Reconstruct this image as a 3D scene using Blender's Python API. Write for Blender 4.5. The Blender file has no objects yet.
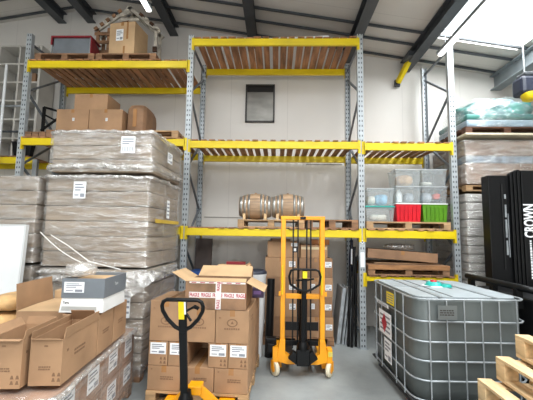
import bpy, math, random
from mathutils import Vector, Matrix, noise, Euler
random.seed(7)
SC = bpy.context.scene
COL = SC.collection
R = math.radians

# ------------------------------------------------------------------ materials
def srgb(c):
    return tuple((x/255/12.92 if x/255 <= .04045 else ((x/255+.055)/1.055)**2.4) for x in c) + (1,)

_M = {}
def nodes(name):
    m = bpy.data.materials.new(name); m.use_nodes = True
    nt = m.node_tree; nt.nodes.clear()
    out = nt.nodes.new('ShaderNodeOutputMaterial')
    return m, nt, out

def mat(name, rgb, rough=.6, metal=0., var=.12, scale=(4,4,4), bump=0., bscale=30, island=0., spec=.5, hue2=None):
    """procedural: noise-varied colour, optional per-piece variation and bump"""
    if name in _M: return _M[name]
    m, nt, out = nodes(name); N = nt.nodes; L = nt.links
    b = N.new('ShaderNodeBsdfPrincipled'); L.new(b.outputs[0], out.inputs[0])
    tc = N.new('ShaderNodeTexCoord'); mp = N.new('ShaderNodeMapping'); mp.inputs['Scale'].default_value = scale
    L.new(tc.outputs['Object'], mp.inputs[0])
    nz = N.new('ShaderNodeTexNoise'); nz.inputs['Scale'].default_value = 1; nz.inputs['Detail'].default_value = 5
    L.new(mp.outputs[0], nz.inputs['Vector'])
    base = srgb(rgb); dark = srgb([x*(1-var*1.6) for x in rgb]) if hue2 is None else srgb(hue2)
    lite = srgb([min(255, x*(1+var*.8)) for x in rgb])
    cr = N.new('ShaderNodeValToRGB'); e = cr.color_ramp.elements
    e[0].position = .3; e[0].color = dark; e[1].position = .72; e[1].color = lite
    L.new(nz.outputs[0], cr.inputs[0])
    col = cr.outputs[0]
    if island:
        g = N.new('ShaderNodeNewGeometry'); mr = N.new('ShaderNodeMapRange')
        mr.inputs['To Min'].default_value = 1-island; mr.inputs['To Max'].default_value = 1+island*.5
        L.new(g.outputs['Random Per Island'], mr.inputs[0])
        mx = N.new('ShaderNodeVectorMath'); mx.operation = 'SCALE'
        L.new(col, mx.inputs[0]); L.new(mr.outputs[0], mx.inputs['Scale']); col = mx.outputs[0]
    L.new(col, b.inputs['Base Color'])
    b.inputs['Roughness'].default_value = rough; b.inputs['Metallic'].default_value = metal
    b.inputs['Specular IOR Level'].default_value = spec
    if bump:
        n2 = N.new('ShaderNodeTexNoise'); n2.inputs['Scale'].default_value = bscale; n2.inputs['Detail'].default_value = 3
        L.new(tc.outputs['Object'], n2.inputs['Vector'])
        bp = N.new('ShaderNodeBump'); bp.inputs['Strength'].default_value = bump; bp.inputs['Distance'].default_value = .02
        L.new(n2.outputs[0], bp.inputs['Height']); L.new(bp.outputs[0], b.inputs['Normal'])
    _M[name] = m; return m

def film_mat(name, tint=(238,234,228), opac=.29, rough=.15, vstretch=(3,3,14)):
    if name in _M: return _M[name]
    m, nt, out = nodes(name); N = nt.nodes; L = nt.links
    tc = N.new('ShaderNodeTexCoord'); mp = N.new('ShaderNodeMapping'); mp.inputs['Scale'].default_value = vstretch
    mp.inputs['Rotation'].default_value = (.12, .1, 0)
    L.new(tc.outputs['Object'], mp.inputs[0])
    nz = N.new('ShaderNodeTexNoise'); nz.inputs['Scale'].default_value = 1.4; nz.inputs['Detail'].default_value = 6; nz.inputs['Distortion'].default_value = .6
    L.new(mp.outputs[0], nz.inputs['Vector'])
    bp = N.new('ShaderNodeBump'); bp.inputs['Strength'].default_value = 1.; bp.inputs['Distance'].default_value = .06
    L.new(nz.outputs[0], bp.inputs['Height'])
    tr = N.new('ShaderNodeBsdfTransparent'); gl = N.new('ShaderNodeBsdfGlossy'); df = N.new('ShaderNodeBsdfDiffuse')
    gl.inputs['Roughness'].default_value = rough; gl.inputs['Color'].default_value = (.95,.95,.95,1)
    df.inputs['Color'].default_value = srgb(tint)
    L.new(bp.outputs[0], gl.inputs['Normal']); L.new(bp.outputs[0], df.inputs['Normal'])
    mg = N.new('ShaderNodeMixShader'); mg.inputs[0].default_value = .55
    L.new(df.outputs[0], mg.inputs[1]); L.new(gl.outputs[0], mg.inputs[2])
    cr = N.new('ShaderNodeMapRange'); cr.inputs['From Min'].default_value = .38; cr.inputs['From Max'].default_value = .72
    cr.inputs['To Min'].default_value = opac*.45; cr.inputs['To Max'].default_value = min(.95, opac*1.9)
    L.new(nz.outputs[0], cr.inputs[0])
    mm = N.new('ShaderNodeMixShader'); L.new(cr.outputs[0], mm.inputs[0]); L.new(tr.outputs[0], mm.inputs[1]); L.new(mg.outputs[0], mm.inputs[2])
    L.new(mm.outputs[0], out.inputs[0]); _M[name] = m; return m

def clear_mat(name, tint=(225,230,232), opac=.15):
    if name in _M: return _M[name]
    m, nt, out = nodes(name); N = nt.nodes; L = nt.links
    tr = N.new('ShaderNodeBsdfTransparent'); b = N.new('ShaderNodeBsdfPrincipled')
    b.inputs['Base Color'].default_value = srgb(tint); b.inputs['Roughness'].default_value = .18
    tr.inputs['Color'].default_value = (.98,.99,.99,1)
    tc = N.new('ShaderNodeTexCoord'); nz = N.new('ShaderNodeTexNoise'); nz.inputs['Scale'].default_value = 6
    L.new(tc.outputs['Object'], nz.inputs['Vector'])
    cr = N.new('ShaderNodeMapRange'); cr.inputs['To Min'].default_value = opac*.8; cr.inputs['To Max'].default_value = opac*1.2
    L.new(nz.outputs[0], cr.inputs[0])
    mm = N.new('ShaderNodeMixShader'); L.new(cr.outputs[0], mm.inputs[0])
    L.new(tr.outputs[0], mm.inputs[1]); L.new(b.outputs[0], mm.inputs[2]); L.new(mm.outputs[0], out.inputs[0])
    _M[name] = m; return m

def emit(name, rgb, s):
    if name in _M: return _M[name]
    m, nt, out = nodes(name)
    e = nt.nodes.new('ShaderNodeEmission'); e.inputs[0].default_value = srgb(rgb); e.inputs[1].default_value = s
    nt.links.new(e.outputs[0], out.inputs[0]); _M[name] = m; return m

def post_mat():
    """galvanised upright with two columns of dark punched slots every 50 mm"""
    m, nt, out = nodes('galvanised_perforated'); N = nt.nodes; L = nt.links
    b = N.new('ShaderNodeBsdfPrincipled'); L.new(b.outputs[0], out.inputs[0])
    tc = N.new('ShaderNodeTexCoord'); sp = N.new('ShaderNodeSeparateXYZ'); L.new(tc.outputs['Object'], sp.inputs[0])
    def mth(op, a, bb=None):
        n = N.new('ShaderNodeMath'); n.operation = op
        for i, v in enumerate((a, bb)):
            if v is None: continue
            if isinstance(v, (int, float)): n.inputs[i].default_value = v
            else: L.new(v, n.inputs[i])
        return n.outputs[0]
    z = mth('FRACT', mth('MULTIPLY', sp.outputs[2], 12.5))
    zs = mth('LESS_THAN', mth('ABSOLUTE', mth('SUBTRACT', z, .5)), .2)
    xs = mth('LESS_THAN', mth('ABSOLUTE', mth('SUBTRACT', mth('ABSOLUTE', sp.outputs[0]), .02)), .008)
    hole = mth('MULTIPLY', zs, xs)
    nz = N.new('ShaderNodeTexNoise'); nz.inputs['Scale'].default_value = 9; L.new(tc.outputs['Object'], nz.inputs['Vector'])
    cr = N.new('ShaderNodeValToRGB'); cr.color_ramp.elements[0].color = srgb((150,156,160)); cr.color_ramp.elements[1].color = srgb((196,202,205))
    L.new(nz.outputs[0], cr.inputs[0])
    mx = N.new('ShaderNodeMix'); mx.data_type = 'RGBA'
    L.new(hole, mx.inputs[0]); L.new(cr.outputs[0], mx.inputs[6]); mx.inputs[7].default_value = srgb((50,54,60))
    L.new(mx.outputs[2], b.inputs['Base Color']); b.inputs['Metallic'].default_value = .35; b.inputs['Roughness'].default_value = .45
    return m

def panel_mat(name, rgb, pitch, axis=0, dark=.82, rough=.5):
    """white composite sheeting with narrow joints"""
    if name in _M: return _M[name]
    m, nt, out = nodes(name); N = nt.nodes; L = nt.links
    b = N.new('ShaderNodeBsdfPrincipled'); L.new(b.outputs[0], out.inputs[0]); b.inputs['Roughness'].default_value = rough
    tc = N.new('ShaderNodeTexCoord'); sp = N.new('ShaderNodeSeparateXYZ'); L.new(tc.outputs['Object'], sp.inputs[0])
    a = N.new('ShaderNodeMath'); a.operation = 'MULTIPLY'; a.inputs[1].default_value = 1/pitch; L.new(sp.outputs[axis], a.inputs[0])
    f = N.new('ShaderNodeMath'); f.operation = 'FRACT'; L.new(a.outputs[0], f.inputs[0])
    c = N.new('ShaderNodeMath'); c.operation = 'LESS_THAN'; c.inputs[1].default_value = .012; L.new(f.outputs[0], c.inputs[0])
    nz = N.new('ShaderNodeTexNoise'); nz.inputs['Scale'].default_value = .9; nz.inputs['Detail'].default_value = 4; L.new(tc.outputs['Object'], nz.inputs['Vector'])
    cr = N.new('ShaderNodeValToRGB'); cr.color_ramp.elements[0].color = srgb([x*.95 for x in rgb]); cr.color_ramp.elements[1].color = srgb(rgb)
    L.new(nz.outputs[0], cr.inputs[0])
    mx = N.new('ShaderNodeMix'); mx.data_type = 'RGBA'; L.new(c.outputs[0], mx.inputs[0]); L.new(cr.outputs[0], mx.inputs[6])
    mx.inputs[7].default_value = srgb([x*dark for x in rgb]); L.new(mx.outputs[2], b.inputs['Base Color'])
    _M[name] = m; return m

def concrete():
    m, nt, out = nodes('concrete_floor'); N = nt.nodes; L = nt.links
    b = N.new('ShaderNodeBsdfPrincipled'); L.new(b.outputs[0], out.inputs[0])
    tc = N.new('ShaderNodeTexCoord')
    n1 = N.new('ShaderNodeTexNoise'); n1.inputs['Scale'].default_value = 1.1; n1.inputs['Detail'].default_value = 9; n1.inputs['Roughness'].default_value = .65
    L.new(tc.outputs['Object'], n1.inputs['Vector'])
    cr = N.new('ShaderNodeValToRGB'); e = cr.color_ramp.elements
    e[0].position = .3; e[0].color = srgb((128,132,132)); e[1].position = .75; e[1].color = srgb((166,170,169))
    L.new(n1.outputs[0], cr.inputs[0]); L.new(cr.outputs[0], b.inputs['Base Color'])
    mr = N.new('ShaderNodeMapRange'); mr.inputs['To Min'].default_value = .35; mr.inputs['To Max'].default_value = .65
    L.new(n1.outputs[0], mr.inputs[0]); L.new(mr.outputs[0], b.inputs['Roughness'])
    return m

CARD  = mat('kraft_cardboard', (166,130,97), .75, var=.07, scale=(3,3,3), bump=.05, bscale=25)
CARDL = mat('light_kraft_cardboard', (200,166,126), .75, var=.06, scale=(3,3,3))
CARDD = mat('dark_kraft_cardboard', (142,108,80), .7, var=.1, scale=(4,4,4), bump=.15, bscale=12)
CARDI = mat('cardboard_inside', (164,130,98), .8, var=.06)
CARDG = mat('grey_kraft_cardboard', (160,143,124), .75, var=.12, scale=(1.2,1.2,10), island=.12)
PRINT = mat('brown_print', (130,98,72), .8, var=.05)
DPRINT = mat('dark_print', (62,58,56), .8, var=.05)
TAPE  = mat('brown_parcel_tape', (168,122,78), .25, var=.06)
WOOD  = mat('pallet_wood', (182,146,106), .75, var=.18, scale=(3,14,14), island=.16)
WOODD = mat('weathered_pallet_wood', (150,112,82), .8, var=.22, scale=(3,14,14), island=.2)
WOODN = mat('fresh_pine', (224,192,146), .7, var=.14, scale=(14,3,14), island=.1)
WOODS = mat('deck_board_wood', (172,124,88), .75, var=.2, scale=(14,2,14), island=.22)
WHWOOD = mat('limed_wood', (206,198,184), .75, var=.18, scale=(8,8,8), island=.12)
DKWOOD = mat('dark_rough_wood', (92,62,42), .8, var=.25, scale=(8,8,8))
YEL   = mat('yellow_beam_paint', (228,200,10), .45, var=.05, scale=(2,8,8))
ORA   = mat('orange_yellow_paint', (244,162,14), .4, var=.05, scale=(4,4,4))
GALV  = mat('galvanised_steel', (168,174,178), .42, metal=.45, var=.1, scale=(8,8,8))
POST  = post_mat()
DGALV = mat('dull_galvanised_steel', (116,122,128), .5, metal=.3, var=.1, scale=(8,8,8))
DSTEEL= mat('dark_grey_steel_paint', (66,70,74), .5, var=.08)
LSTEEL= mat('grey_steel_paint', (132,140,144), .5, var=.06)
BLACK = mat('black_paint', (10,11,13), .42, var=.1, spec=.28)
RUB   = mat('black_rubber', (16,16,17), .7, var=.1)
NAVY  = mat('navy_plastic', (32,38,56), .45, var=.08)
WHITE = mat('white_board', (226,228,228), .45, var=.015)
WLAB  = mat('white_label_paper', (238,240,242), .6, var=.01)
WPL   = mat('white_plastic', (228,230,230), .35, var=.02)
CREAM = mat('cream_nylon', (226,214,186), .4, var=.05)
GREYB = mat('grey_printed_card', (112,118,124), .5, var=.03)
GPL   = mat('grey_plastic', (118,124,130), .45, var=.06)
RED   = mat('red_plastic', (206,22,40), .35, var=.05)
DRED  = mat('dark_red_plastic', (140,30,40), .45, var=.06)
GREEN = mat('green_plastic', (86,140,30), .35, var=.05)
TEAL  = mat('teal_plastic', (40,176,166), .35, var=.05)
BLUE  = mat('blue_plastic', (30,80,150), .4, var=.08)
LBLUE = mat('light_blue_cloth', (140,190,222), .8, var=.2, scale=(9,9,9))
ORNG  = mat('coral_plastic', (232,92,70), .4, var=.08)
TAN   = mat('tan_cloth', (200,166,132), .85, var=.15, scale=(9,9,9))
OFFW  = mat('off_white_cloth', (226,222,210), .85, var=.08, scale=(9,9,9))
FRAG  = mat('fragile_tape_white', (232,226,222), .3, var=.02)
FRED  = mat('fragile_tape_red', (176,28,52), .4, var=.05)
YLAB  = mat('yellow_label', (240,214,20), .5, var=.03)
IBCG  = mat('grey_tank_shell', (98,104,103), .38, metal=.25, var=.08, scale=(3,3,1.5))
IBCT  = mat('light_grey_tank_top', (166,174,178), .4, var=.05)
SHELF = mat('pale_shelf_board',(206,202,194),.6,var=.03)
SLAB  = mat('pale_foam_slab', (196,192,186), .7, var=.08, scale=(3,3,3), island=.1)
BLSTR = mat('blue_grey_corrugated', (120,136,150), .5, var=.2, scale=(16,16,1))
GREENW= mat('green_teal_wrap', (62,118,108), .4, var=.3, scale=(3,3,7), hue2=(40,74,84))
BWRAP = mat('pale_blue_wrap', (160,182,196), .35, var=.22, scale=(2,2,9))
KRAFTP= mat('crumpled_kraft_paper', (204,164,112), .8, var=.15, scale=(6,6,6), bump=.5, bscale=14)
STAVE = mat('oak_staves', (182,152,122), .6, var=.16, scale=(2,22,22))
HOOP  = mat('steel_hoop', (176,176,172), .3, metal=.7, var=.08)
CORD  = mat('white_cord', (236,234,228), .5, var=.03)
FILM  = film_mat('stretch_film')
FILM2 = film_mat('bunched_stretch_film', opac=.55, rough=.18, vstretch=(9,9,9))
CLR   = clear_mat('clear_tote_plastic')
WALL  = panel_mat('white_wall_sheeting', (222,218,212), 1.13, 0, .93)
CEILM = panel_mat('roof_sheeting', (216,211,204), 1.0, 1, .9)

# ------------------------------------------------------------------ mesh builder
class MB:
    def __init__(s): s.v=[]; s.f=[]; s.sm=[]
    def add(s, vs, fs, smooth=False):
        b=len(s.v); s.v += [tuple(v) for v in vs]
        s.f += [tuple(b+i for i in f) for f in fs]; s.sm += [smooth]*len(fs); return s
    def hexa(s, p):   # 8 points: bottom 4 ccw, top 4 ccw
        return s.add(p, [(3,2,1,0),(4,5,6,7),(0,1,5,4),(1,2,6,5),(2,3,7,6),(3,0,4,7)])
    def box(s, x0,y0,z0,x1,y1,z1):
        return s.hexa([(x0,y0,z0),(x1,y0,z0),(x1,y1,z0),(x0,y1,z0),(x0,y0,z1),(x1,y0,z1),(x1,y1,z1),(x0,y1,z1)])
    def obox(s, c, sx, sy, sz, rot=(0,0,0)):
        m = Euler(rot).to_matrix(); c=Vector(c); P=[]
        for z in (-.5,.5):
            for x,y in ((-.5,-.5),(.5,-.5),(.5,.5),(-.5,.5)): P.append(c+m@Vector((x*sx,y*sy,z*sz)))
        return s.hexa(P)
    def bar(s, p0, p1, w, h, up=(0,0,1)):
        p0=Vector(p0); p1=Vector(p1); d=(p1-p0).normalized(); u=Vector(up)
        if abs(d.dot(u))>.98: u=Vector((0,1,0))
        a=d.cross(u).normalized(); u=a.cross(d).normalized(); P=[]
        for q in (p0,p1):
            for i,j in ((-1,-1),(1,-1),(1,1),(-1,1)): P.append(q+a*i*w/2+u*j*h/2)
        return s.hexa(P)
    def ring(s, c, a, b, r, n): return [c+a*(r*math.cos(2*math.pi*i/n))+b*(r*math.sin(2*math.pi*i/n)) for i in range(n)]
    def cyl(s, p0, p1, r0, r1=None, n=16):
        r1 = r0 if r1 is None else r1
        p0=Vector(p0); p1=Vector(p1); d=(p1-p0).normalized()
        a=d.orthogonal().normalized(); b=d.cross(a)
        A=s.ring(p0,a,b,r0,n); B=s.ring(p1,a,b,r1,n)
        s.add(A+B, [(i,(i+1)%n,n+(i+1)%n,n+i) for i in range(n)], True)
        s.add(A, [tuple(range(n-1,-1,-1))]); s.add(B, [tuple(range(n))]); return s
    def lathe(s, prof, p0, axis, n=24):   # prof: (t along axis, r)
        p0=Vector(p0); d=Vector(axis).normalized(); a=d.orthogonal().normalized(); b=d.cross(a); V=[]
        for t,r in prof: V += s.ring(p0+d*t,a,b,max(r,1e-4),n)
        F=[(k*n+i,k*n+(i+1)%n,(k+1)*n+(i+1)%n,(k+1)*n+i) for k in range(len(prof)-1) for i in range(n)]
        s.add(V,F,True)
        s.add(V[:n],[tuple(range(n-1,-1,-1))]); s.add(V[-n:],[tuple(range(n))]); return s
    def tube(s, pts, r, n=8, closed=False):
        P=[Vector(p) for p in pts]; m=len(P); V=[]; pa=None
        for i,p in enumerate(P):
            d=((P[(i+1)%m]-P[i-1]) if closed else (P[min(i+1,m-1)]-P[max(i-1,0)])).normalized()
            a = d.orthogonal().normalized() if pa is None else (pa-d*pa.dot(d)).normalized()
            pa=a; V += s.ring(p,a,d.cross(a),r,n)
        k=m if closed else m-1
        F=[(i*n+j,i*n+(j+1)%n,((i+1)%m)*n+(j+1)%n,((i+1)%m)*n+j) for i in range(k) for j in range(n)]
        s.add(V,F,True)
        if not closed: s.add(V[:n],[tuple(range(n-1,-1,-1))]); s.add(V[-n:],[tuple(range(n))])
        return s
    def prism(s, poly, ext):
        e=Vector(ext); A=[Vector(p) for p in poly]; B=[p+e for p in A]; n=len(A)
        return s.add(A+B, [tuple(range(n-1,-1,-1)), tuple(range(n,2*n))]+[(i,(i+1)%n,n+(i+1)%n,n+i) for i in range(n)])
    def build(s, name, m, parent=None, bevel=0., seg=2, loc=None, rot=None):
        me=bpy.data.meshes.new(name); me.from_pydata(s.v,[],s.f); me.update()
        me.polygons.foreach_set('use_smooth', s.sm)
        me.materials.append(m)
        o=bpy.data.objects.new(name, me); COL.objects.link(o)
        if parent: o.parent=parent
        if loc: o.location=loc
        if rot: o.rotation_euler=rot
        if bevel:
            md=o.modifiers.new('edge','BEVEL'); md.width=bevel; md.segments=seg; md.limit_method='ANGLE'; md.angle_limit=R(50)
        return o

def tag(o, label=None, cat=None, group=None, kind=None):
    if label: o['label']=label
    if cat: o['category']=cat
    if group: o['group']=group
    if kind: o['kind']=kind
    return o
def E(name, label, cat, loc=(0,0,0), rz=0, group=None, rot=None):
    o=bpy.data.objects.new(name,None); COL.objects.link(o); o.empty_display_size=.1
    o.location=loc; o.rotation_euler = rot if rot else (0,0,rz)
    return tag(o,label,cat,group)
def copy_tree(o, parent=None):
    c=o.copy(); COL.objects.link(c); c.parent=parent
    for ch in list(o.children): copy_tree(ch,c)
    return c
def dup(o, loc, rz=None, label=None, group=None):
    c=copy_tree(o); c.location=loc
    if rz is not None: c.rotation_euler=(0,0,rz)
    return tag(c,label,None,group)
def structure(name, mb, m, label, **k): return tag(mb.build(name,m,**k), label, name.split('_')[0], None, 'structure')

def text_part(name, body, width, m, parent, loc, rot, depth=.001, height=None):
    cu=bpy.data.curves.new(name,'FONT'); cu.body=body; cu.size=1; cu.extrude=0; cu.align_x='CENTER'; cu.align_y='CENTER'; cu.offset=.03
    t=bpy.data.objects.new('tmp',cu); COL.objects.link(t)
    bpy.context.view_layer.update()
    me=bpy.data.meshes.new_from_object(t.evaluated_get(bpy.context.evaluated_depsgraph_get()))
    bpy.data.objects.remove(t)
    xs=[v.co.x for v in me.vertices]; ys=[v.co.y for v in me.vertices]
    k=width/(max(xs)-min(xs)); ky=k if height is None else height/(max(ys)-min(ys))
    cx=(max(xs)+min(xs))/2; cy=(max(ys)+min(ys))/2
    for v in me.vertices: v.co=((v.co.x-cx)*k,(v.co.y-cy)*ky,v.co.z)
    me.materials.clear(); me.materials.append(m)
    o=bpy.data.objects.new(name,me); COL.objects.link(o); o.parent=parent; o.location=loc; o.rotation_euler=rot
    return o

FRONT=(R(90),0,0)          # text facing -Y
RIGHT=(R(90),0,R(90))      # facing +X
LEFT=(R(90),0,R(-90))      # facing -X
def label(parent, c, w, h, face='f', style=0, m=None, tilt=0):
    """paper label with its printed lines; c is on the surface"""
    rot={'f':FRONT,'r':RIGHT,'l':LEFT}[face]
    s=MB().box(-w/2,-h/2,0,w/2,h/2,.002).build('label', m or WLAB, parent, loc=c, rot=(rot[0],tilt,rot[2]))
    p=MB(); z0,z1=.002,.0028
    if style==0:
        for y,x0,x1 in ((.32,-.4,.25),(.16,-.4,.38),(.0,-.4,.1),(-.3,-.4,-.05)): p.box(x0*w,(y-.04)*h,z0,x1*w,(y+.04)*h,z1)
        p.box(.05*w,-.42*h,z0,.42*w,-.2*h,z1)
    elif style==1:
        for k in range(14):
            x=-.42+.06*k; p.box(x*w,-.42*h,z0,(x+.02+.018*(k%3==0))*w,-.12*h,z1)
        for y in (.34,.2,.06): p.box(-.42*w,(y-.035)*h,z0,(.1+.3*(y>.15))*w,(y+.035)*h,z1)
    else:
        for y in (.3,.1,-.1,-.3): p.box(-.4*w,(y-.04)*h,z0,.4*w,(y+.04)*h,z1)
    p.build('print', mat('label_ink',(138,142,150),.7,var=.05), s)
    return s

# ------------------------------------------------------------------ setting
XL,XR,YB,YF=-8.4,4.9,1.3,-11.5
RIDGE=-5.5
def roof(x): return 6.25-.165*abs(x-RIDGE)
structure('floor', MB().box(XL-.2,YF-.2,-.12,XR+.2,YB+.2,0), concrete(), 'grey concrete warehouse floor')
w=MB(); w.prism([(XL,YB,0),(XR,YB,0),(XR,YB,roof(XR)),(RIDGE,YB,roof(RIDGE)),(XL,YB,roof(XL))],(0,.15,0))
structure('wall_back', w, WALL, 'white sheeted wall behind the racking')
structure('wall_left', MB().box(XL-.15,YF,0,XL,YB,roof(XL)), panel_mat('white_side_sheeting',(222,218,212),1.13,1,.93), 'white side wall at left')
structure('wall_right', MB().box(XR,YF,0,XR+.15,YB,roof(XR)), _M['white_side_sheeting'], 'white side wall at right')
w=MB()   # wall behind the photographer with an open loading door
w.prism([(XL,YF,0),(-4.2,YF,0),(-4.2,YF,roof(-4.2)),(RIDGE,YF,roof(RIDGE)),(XL,YF,roof(XL))],(0,-.15,0))
w.prism([(1.4,YF,0),(XR,YF,0),(XR,YF,roof(XR)),(1.4,YF,roof(1.4))],(0,-.15,0))
w.prism([(-4.2,YF,4.4),(1.4,YF,4.4),(1.4,YF,roof(1.4)),(-4.2,YF,roof(-4.2))],(0,-.15,0))
structure('wall_front', w, WALL, 'white wall with the loading door')
HOLES=[(1.35,2.78,-5.0,.42),(-4.7,-3.2,-9,-3.0),(-1.6,-.1,-9,-3.0)]  # last two rooflights are unseen, added over the camera to light the room
xs=sorted({XL-.15,RIDGE,XR+.15}|{h[i] for h in HOLES for i in (0,1)}); ys=sorted({YF-.15,YB+.15}|{h[i] for h in HOLES for i in (2,3)})
w=MB()
for i in range(len(xs)-1):
    for j in range(len(ys)-1):
        cx=(xs[i]+xs[i+1])/2; cy=(ys[j]+ys[j+1])/2
        if any(h[0]<cx<h[1] and h[2]<cy<h[3] for h in HOLES): continue
        a,b,c,d=xs[i],xs[i+1],ys[j],ys[j+1]; za,zb=roof(a),roof(b)
        w.hexa([(a,c,za),(b,c,zb),(b,d,zb),(a,d,za),(a,c,za+.12),(b,c,zb+.12),(b,d,zb+.12),(a,d,za+.12)])
structure('ceiling', w, CEILM, 'sloping pale roof sheeting with rooflights')
glz=clear_mat('rooflight_glazing',(240,244,246),.22)
for k,(a,b,c,d) in enumerate(HOLES):
    g=MB().hexa([(a,c,roof(a)+.05),(b,c,roof(b)+.05),(b,d,roof(b)+.05),(a,d,roof(a)+.05),(a,c,roof(a)+.06),(b,c,roof(b)+.06),(b,d,roof(b)+.06),(a,d,roof(a)+.06)])
    structure('window_%d'%(k+2), g, glz, 'translucent rooflight, one of three, two of them added unseen over the camera')
# deep steel beams running under the roof towards the back wall
for k,x in enumerate((-5.82,-5.2,-3.46,-1.83,.06,1.2,2.95)):
    big = x>2.5  # right beam's paler grey stands for skylight falling on its side
    z=roof(x)-.012-(.0 if not big else .0); h=.22 if not big else .3; wd=.17 if not big else .2
    b=MB(); y0,y1=YF,YB-.003
    b.box(x-wd/2,y0,z-.03,x+wd/2,y1,z-.012); b.box(x-wd/2,y0,z-h,x+wd/2,y1,z-h+.018); b.box(x-.012 if not big else x-.02,y0,z-h+.018,x+.012 if not big else x+.02,y1,z-.03)
    structure('ceiling_beam', b, DSTEEL if not big else LSTEEL, 'dark steel roof beam running to the back wall' if not big else 'steel roof beam at right of the rooflight, its grey paled for skylight')
for y in (1.14,.66,.29):
    for (a,b_) in ((XL,RIDGE-.0),(RIDGE,XR)):
        q=MB().bar((a,y,roof(a)-.03),(b_,y,roof(b_)-.03),.034,.036)
        structure('ceiling_purlin', q, DSTEEL, 'thin dark purlin across the roof slope')
# hatch window in the back wall
q=MB(); x0,x1,z0,z1=-1.96,-1.38,3.87,4.64; y=YB-.004
q.box(x0,y-.05,z0,x0+.03,y,z1); q.box(x1-.03,y-.05,z0,x1,y,z1); q.box(x0,y-.05,z1-.03,x1,y,z1); q.box(x0,y-.05,z0,x1,y,z0+.025)
win=structure('window_1', q, mat('dark_window_frame',(46,44,42),.5,var=.05), 'small dark framed hatch in the back wall')
MB().box(x0+.03,y-.02,z0+.025,x1-.03,y-.005,z1-.15).build('pane', mat('grey_steel_shutter',(142,140,134),.35,metal=.3,var=.12,scale=(2,2,4)), win)
MB().box(x0+.03,y-.012,z1-.15,x1-.03,y-.005,z1-.03).build('reveal', mat('dark_reveal',(30,28,27),.7,var=.05), win)
for k,(a,b_,z) in enumerate(((-2.72,-1.98,1.98),(-.75,-.05,3.04),(.3,1.9,3.3))):
    structure('trim_%d'%(k+1), MB().box(a,YB-.012,z-.008,b_,YB-.001,z+.008), mat('grey_joint_strip',(150,146,140),.6,var=.04), 'narrow grey joint strip on the back wall')
# yellow bracket under a roof beam
br=E('roof_brace','short yellow steel brace hanging from a roof beam against the wall','brace',(1.1,.95,5.0))
MB().bar((.06,-.12,.02),(-.07,.27,-.33),.085,.085).build('arm', YEL, br, .006)
MB().obox((-.075,.285,-.34),.1,.05,.13).build('end_plate', BLACK, br)
MB().box(-.06,-.28,-.07,.2,.02,.02).build('mounting_plate', DSTEEL, br)

# ------------------------------------------------------------------ racking
DEP=1.01; W1=2.75
rack=E('pallet_rack','tall galvanised pallet racking with yellow beams and slatted timber decks','racking',(0,0,0))
UPX={-5.48:4.95,-2.75:4.92,0:4.93,1.43:4.84}
def upright(x,h):
    fr=bpy.data.objects.new('upright_frame',None); COL.objects.link(fr); fr.parent=rack; fr.location=(x,0,0)
    for y,s in ((0,1),(DEP,-1)):
        p=MB(); w=.045; d=.07*s
        p.box(-w,min(y,y+d*.04)-.0015,.004,w,max(y,y+d*.04),h)
        p.box(-w,min(y,y+d),.004,-w+.003,max(y,y+d),h); p.box(w-.003,min(y,y+d),.004,w,max(y,y+d),h)
        p.build('post',POST,fr)
        MB().box(-.07,y-.03 if s>0 else y-.09,0,.07,y+.09 if s>0 else y+.03,.008).build('foot_plate',GALV,fr)
    z=.25; k=0
    while z<h-.7:
        a,b_=(.05,DEP-.05) if k%2==0 else (DEP-.05,.05)
        MB().bar((0,a,z),(0,b_,z+.62),.03,.03).build('brace',DGALV,fr); z+=.62; k+=1
    for z in (.2,h-.15): MB().bar((0,.05,z),(0,DEP-.05,z),.03,.03).build('brace',DGALV,fr)
    return fr
FR={x:upright(x,h) for x,h in UPX.items()}
s=MB().cyl((0,-.004,1.58),(0,-.007,1.58),.03,n=20).build('sticker',WLAB,FR[0]); tag(s,'round white sticker')
MB().cyl((0,-.0072,1.575),(0,-.008,1.575),.014,n=16).build('print',BLUE,s)
MB().box(-.03,-.008,1.2,.03,-.003,1.42).build('load_notice',WLAB,FR[0])
def beam(x0,x1,z,y,front=True,h=.115):
    b=MB().box(x0+.047,y-.025,z-h/2,x1-.047,y+.025,z+h/2).build('beam',YEL,rack,.006)
    for x,s in ((x0,1),(x1,-1)):
        c=MB(); xa=x+s*.047; xb=x+s*.008; y0,y1=(-.0085,-.0025) if front else (DEP+.0025,DEP+.0085)
        c.box(min(xa,xb),y0,z-.12,max(xa,xb),y1,z+.085)
        c.box(min(xa,xa+s*.006),y-.03,z-.12,max(xa,xa+s*.006),y+.03,z+.085)
        c.build('end_connector',YEL,b)
    return b
def deck(x0,x1,z,n,w=.1,jit=.012,gap=None):
    d=MB(); L=(x1-x0-.1)
    for i in range(n):
        c=x0+.05+L*(i+.5)/n+random.uniform(-jit,jit); ww=w*random.uniform(.85,1.12)
        d.box(c-ww/2,-.05+random.uniform(-.015,.015),z,c+ww/2,DEP+.05,z+.018)
    return d.build('slatted_deck',WOODS,rack)
LEV=[]
def level(x0,x1,z,n,w): 
    beam(x0,x1,z,-.012); beam(x0,x1,z,DEP+.012,False); deck(x0,x1,z+.0585,n,w)
level(-W1,0,4.78,19,.112); level(-W1,0,3.075,19,.09); level(-W1,0,1.695,17,.1)
level(0,1.43,3.06,10,.085); level(0,1.43,1.70,9,.1); beam(0,1.43,1.03,-.012,h=.07); beam(0,1.43,1.03,DEP+.012,False,h=.07); deck(0,1.43,1.0655,8,.1)
level(-5.48,-W1,4.40,20,.1); level(-5.48,-W1,3.10,18,.1); level(-5.48,-W1,1.70,16,.1)

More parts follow.
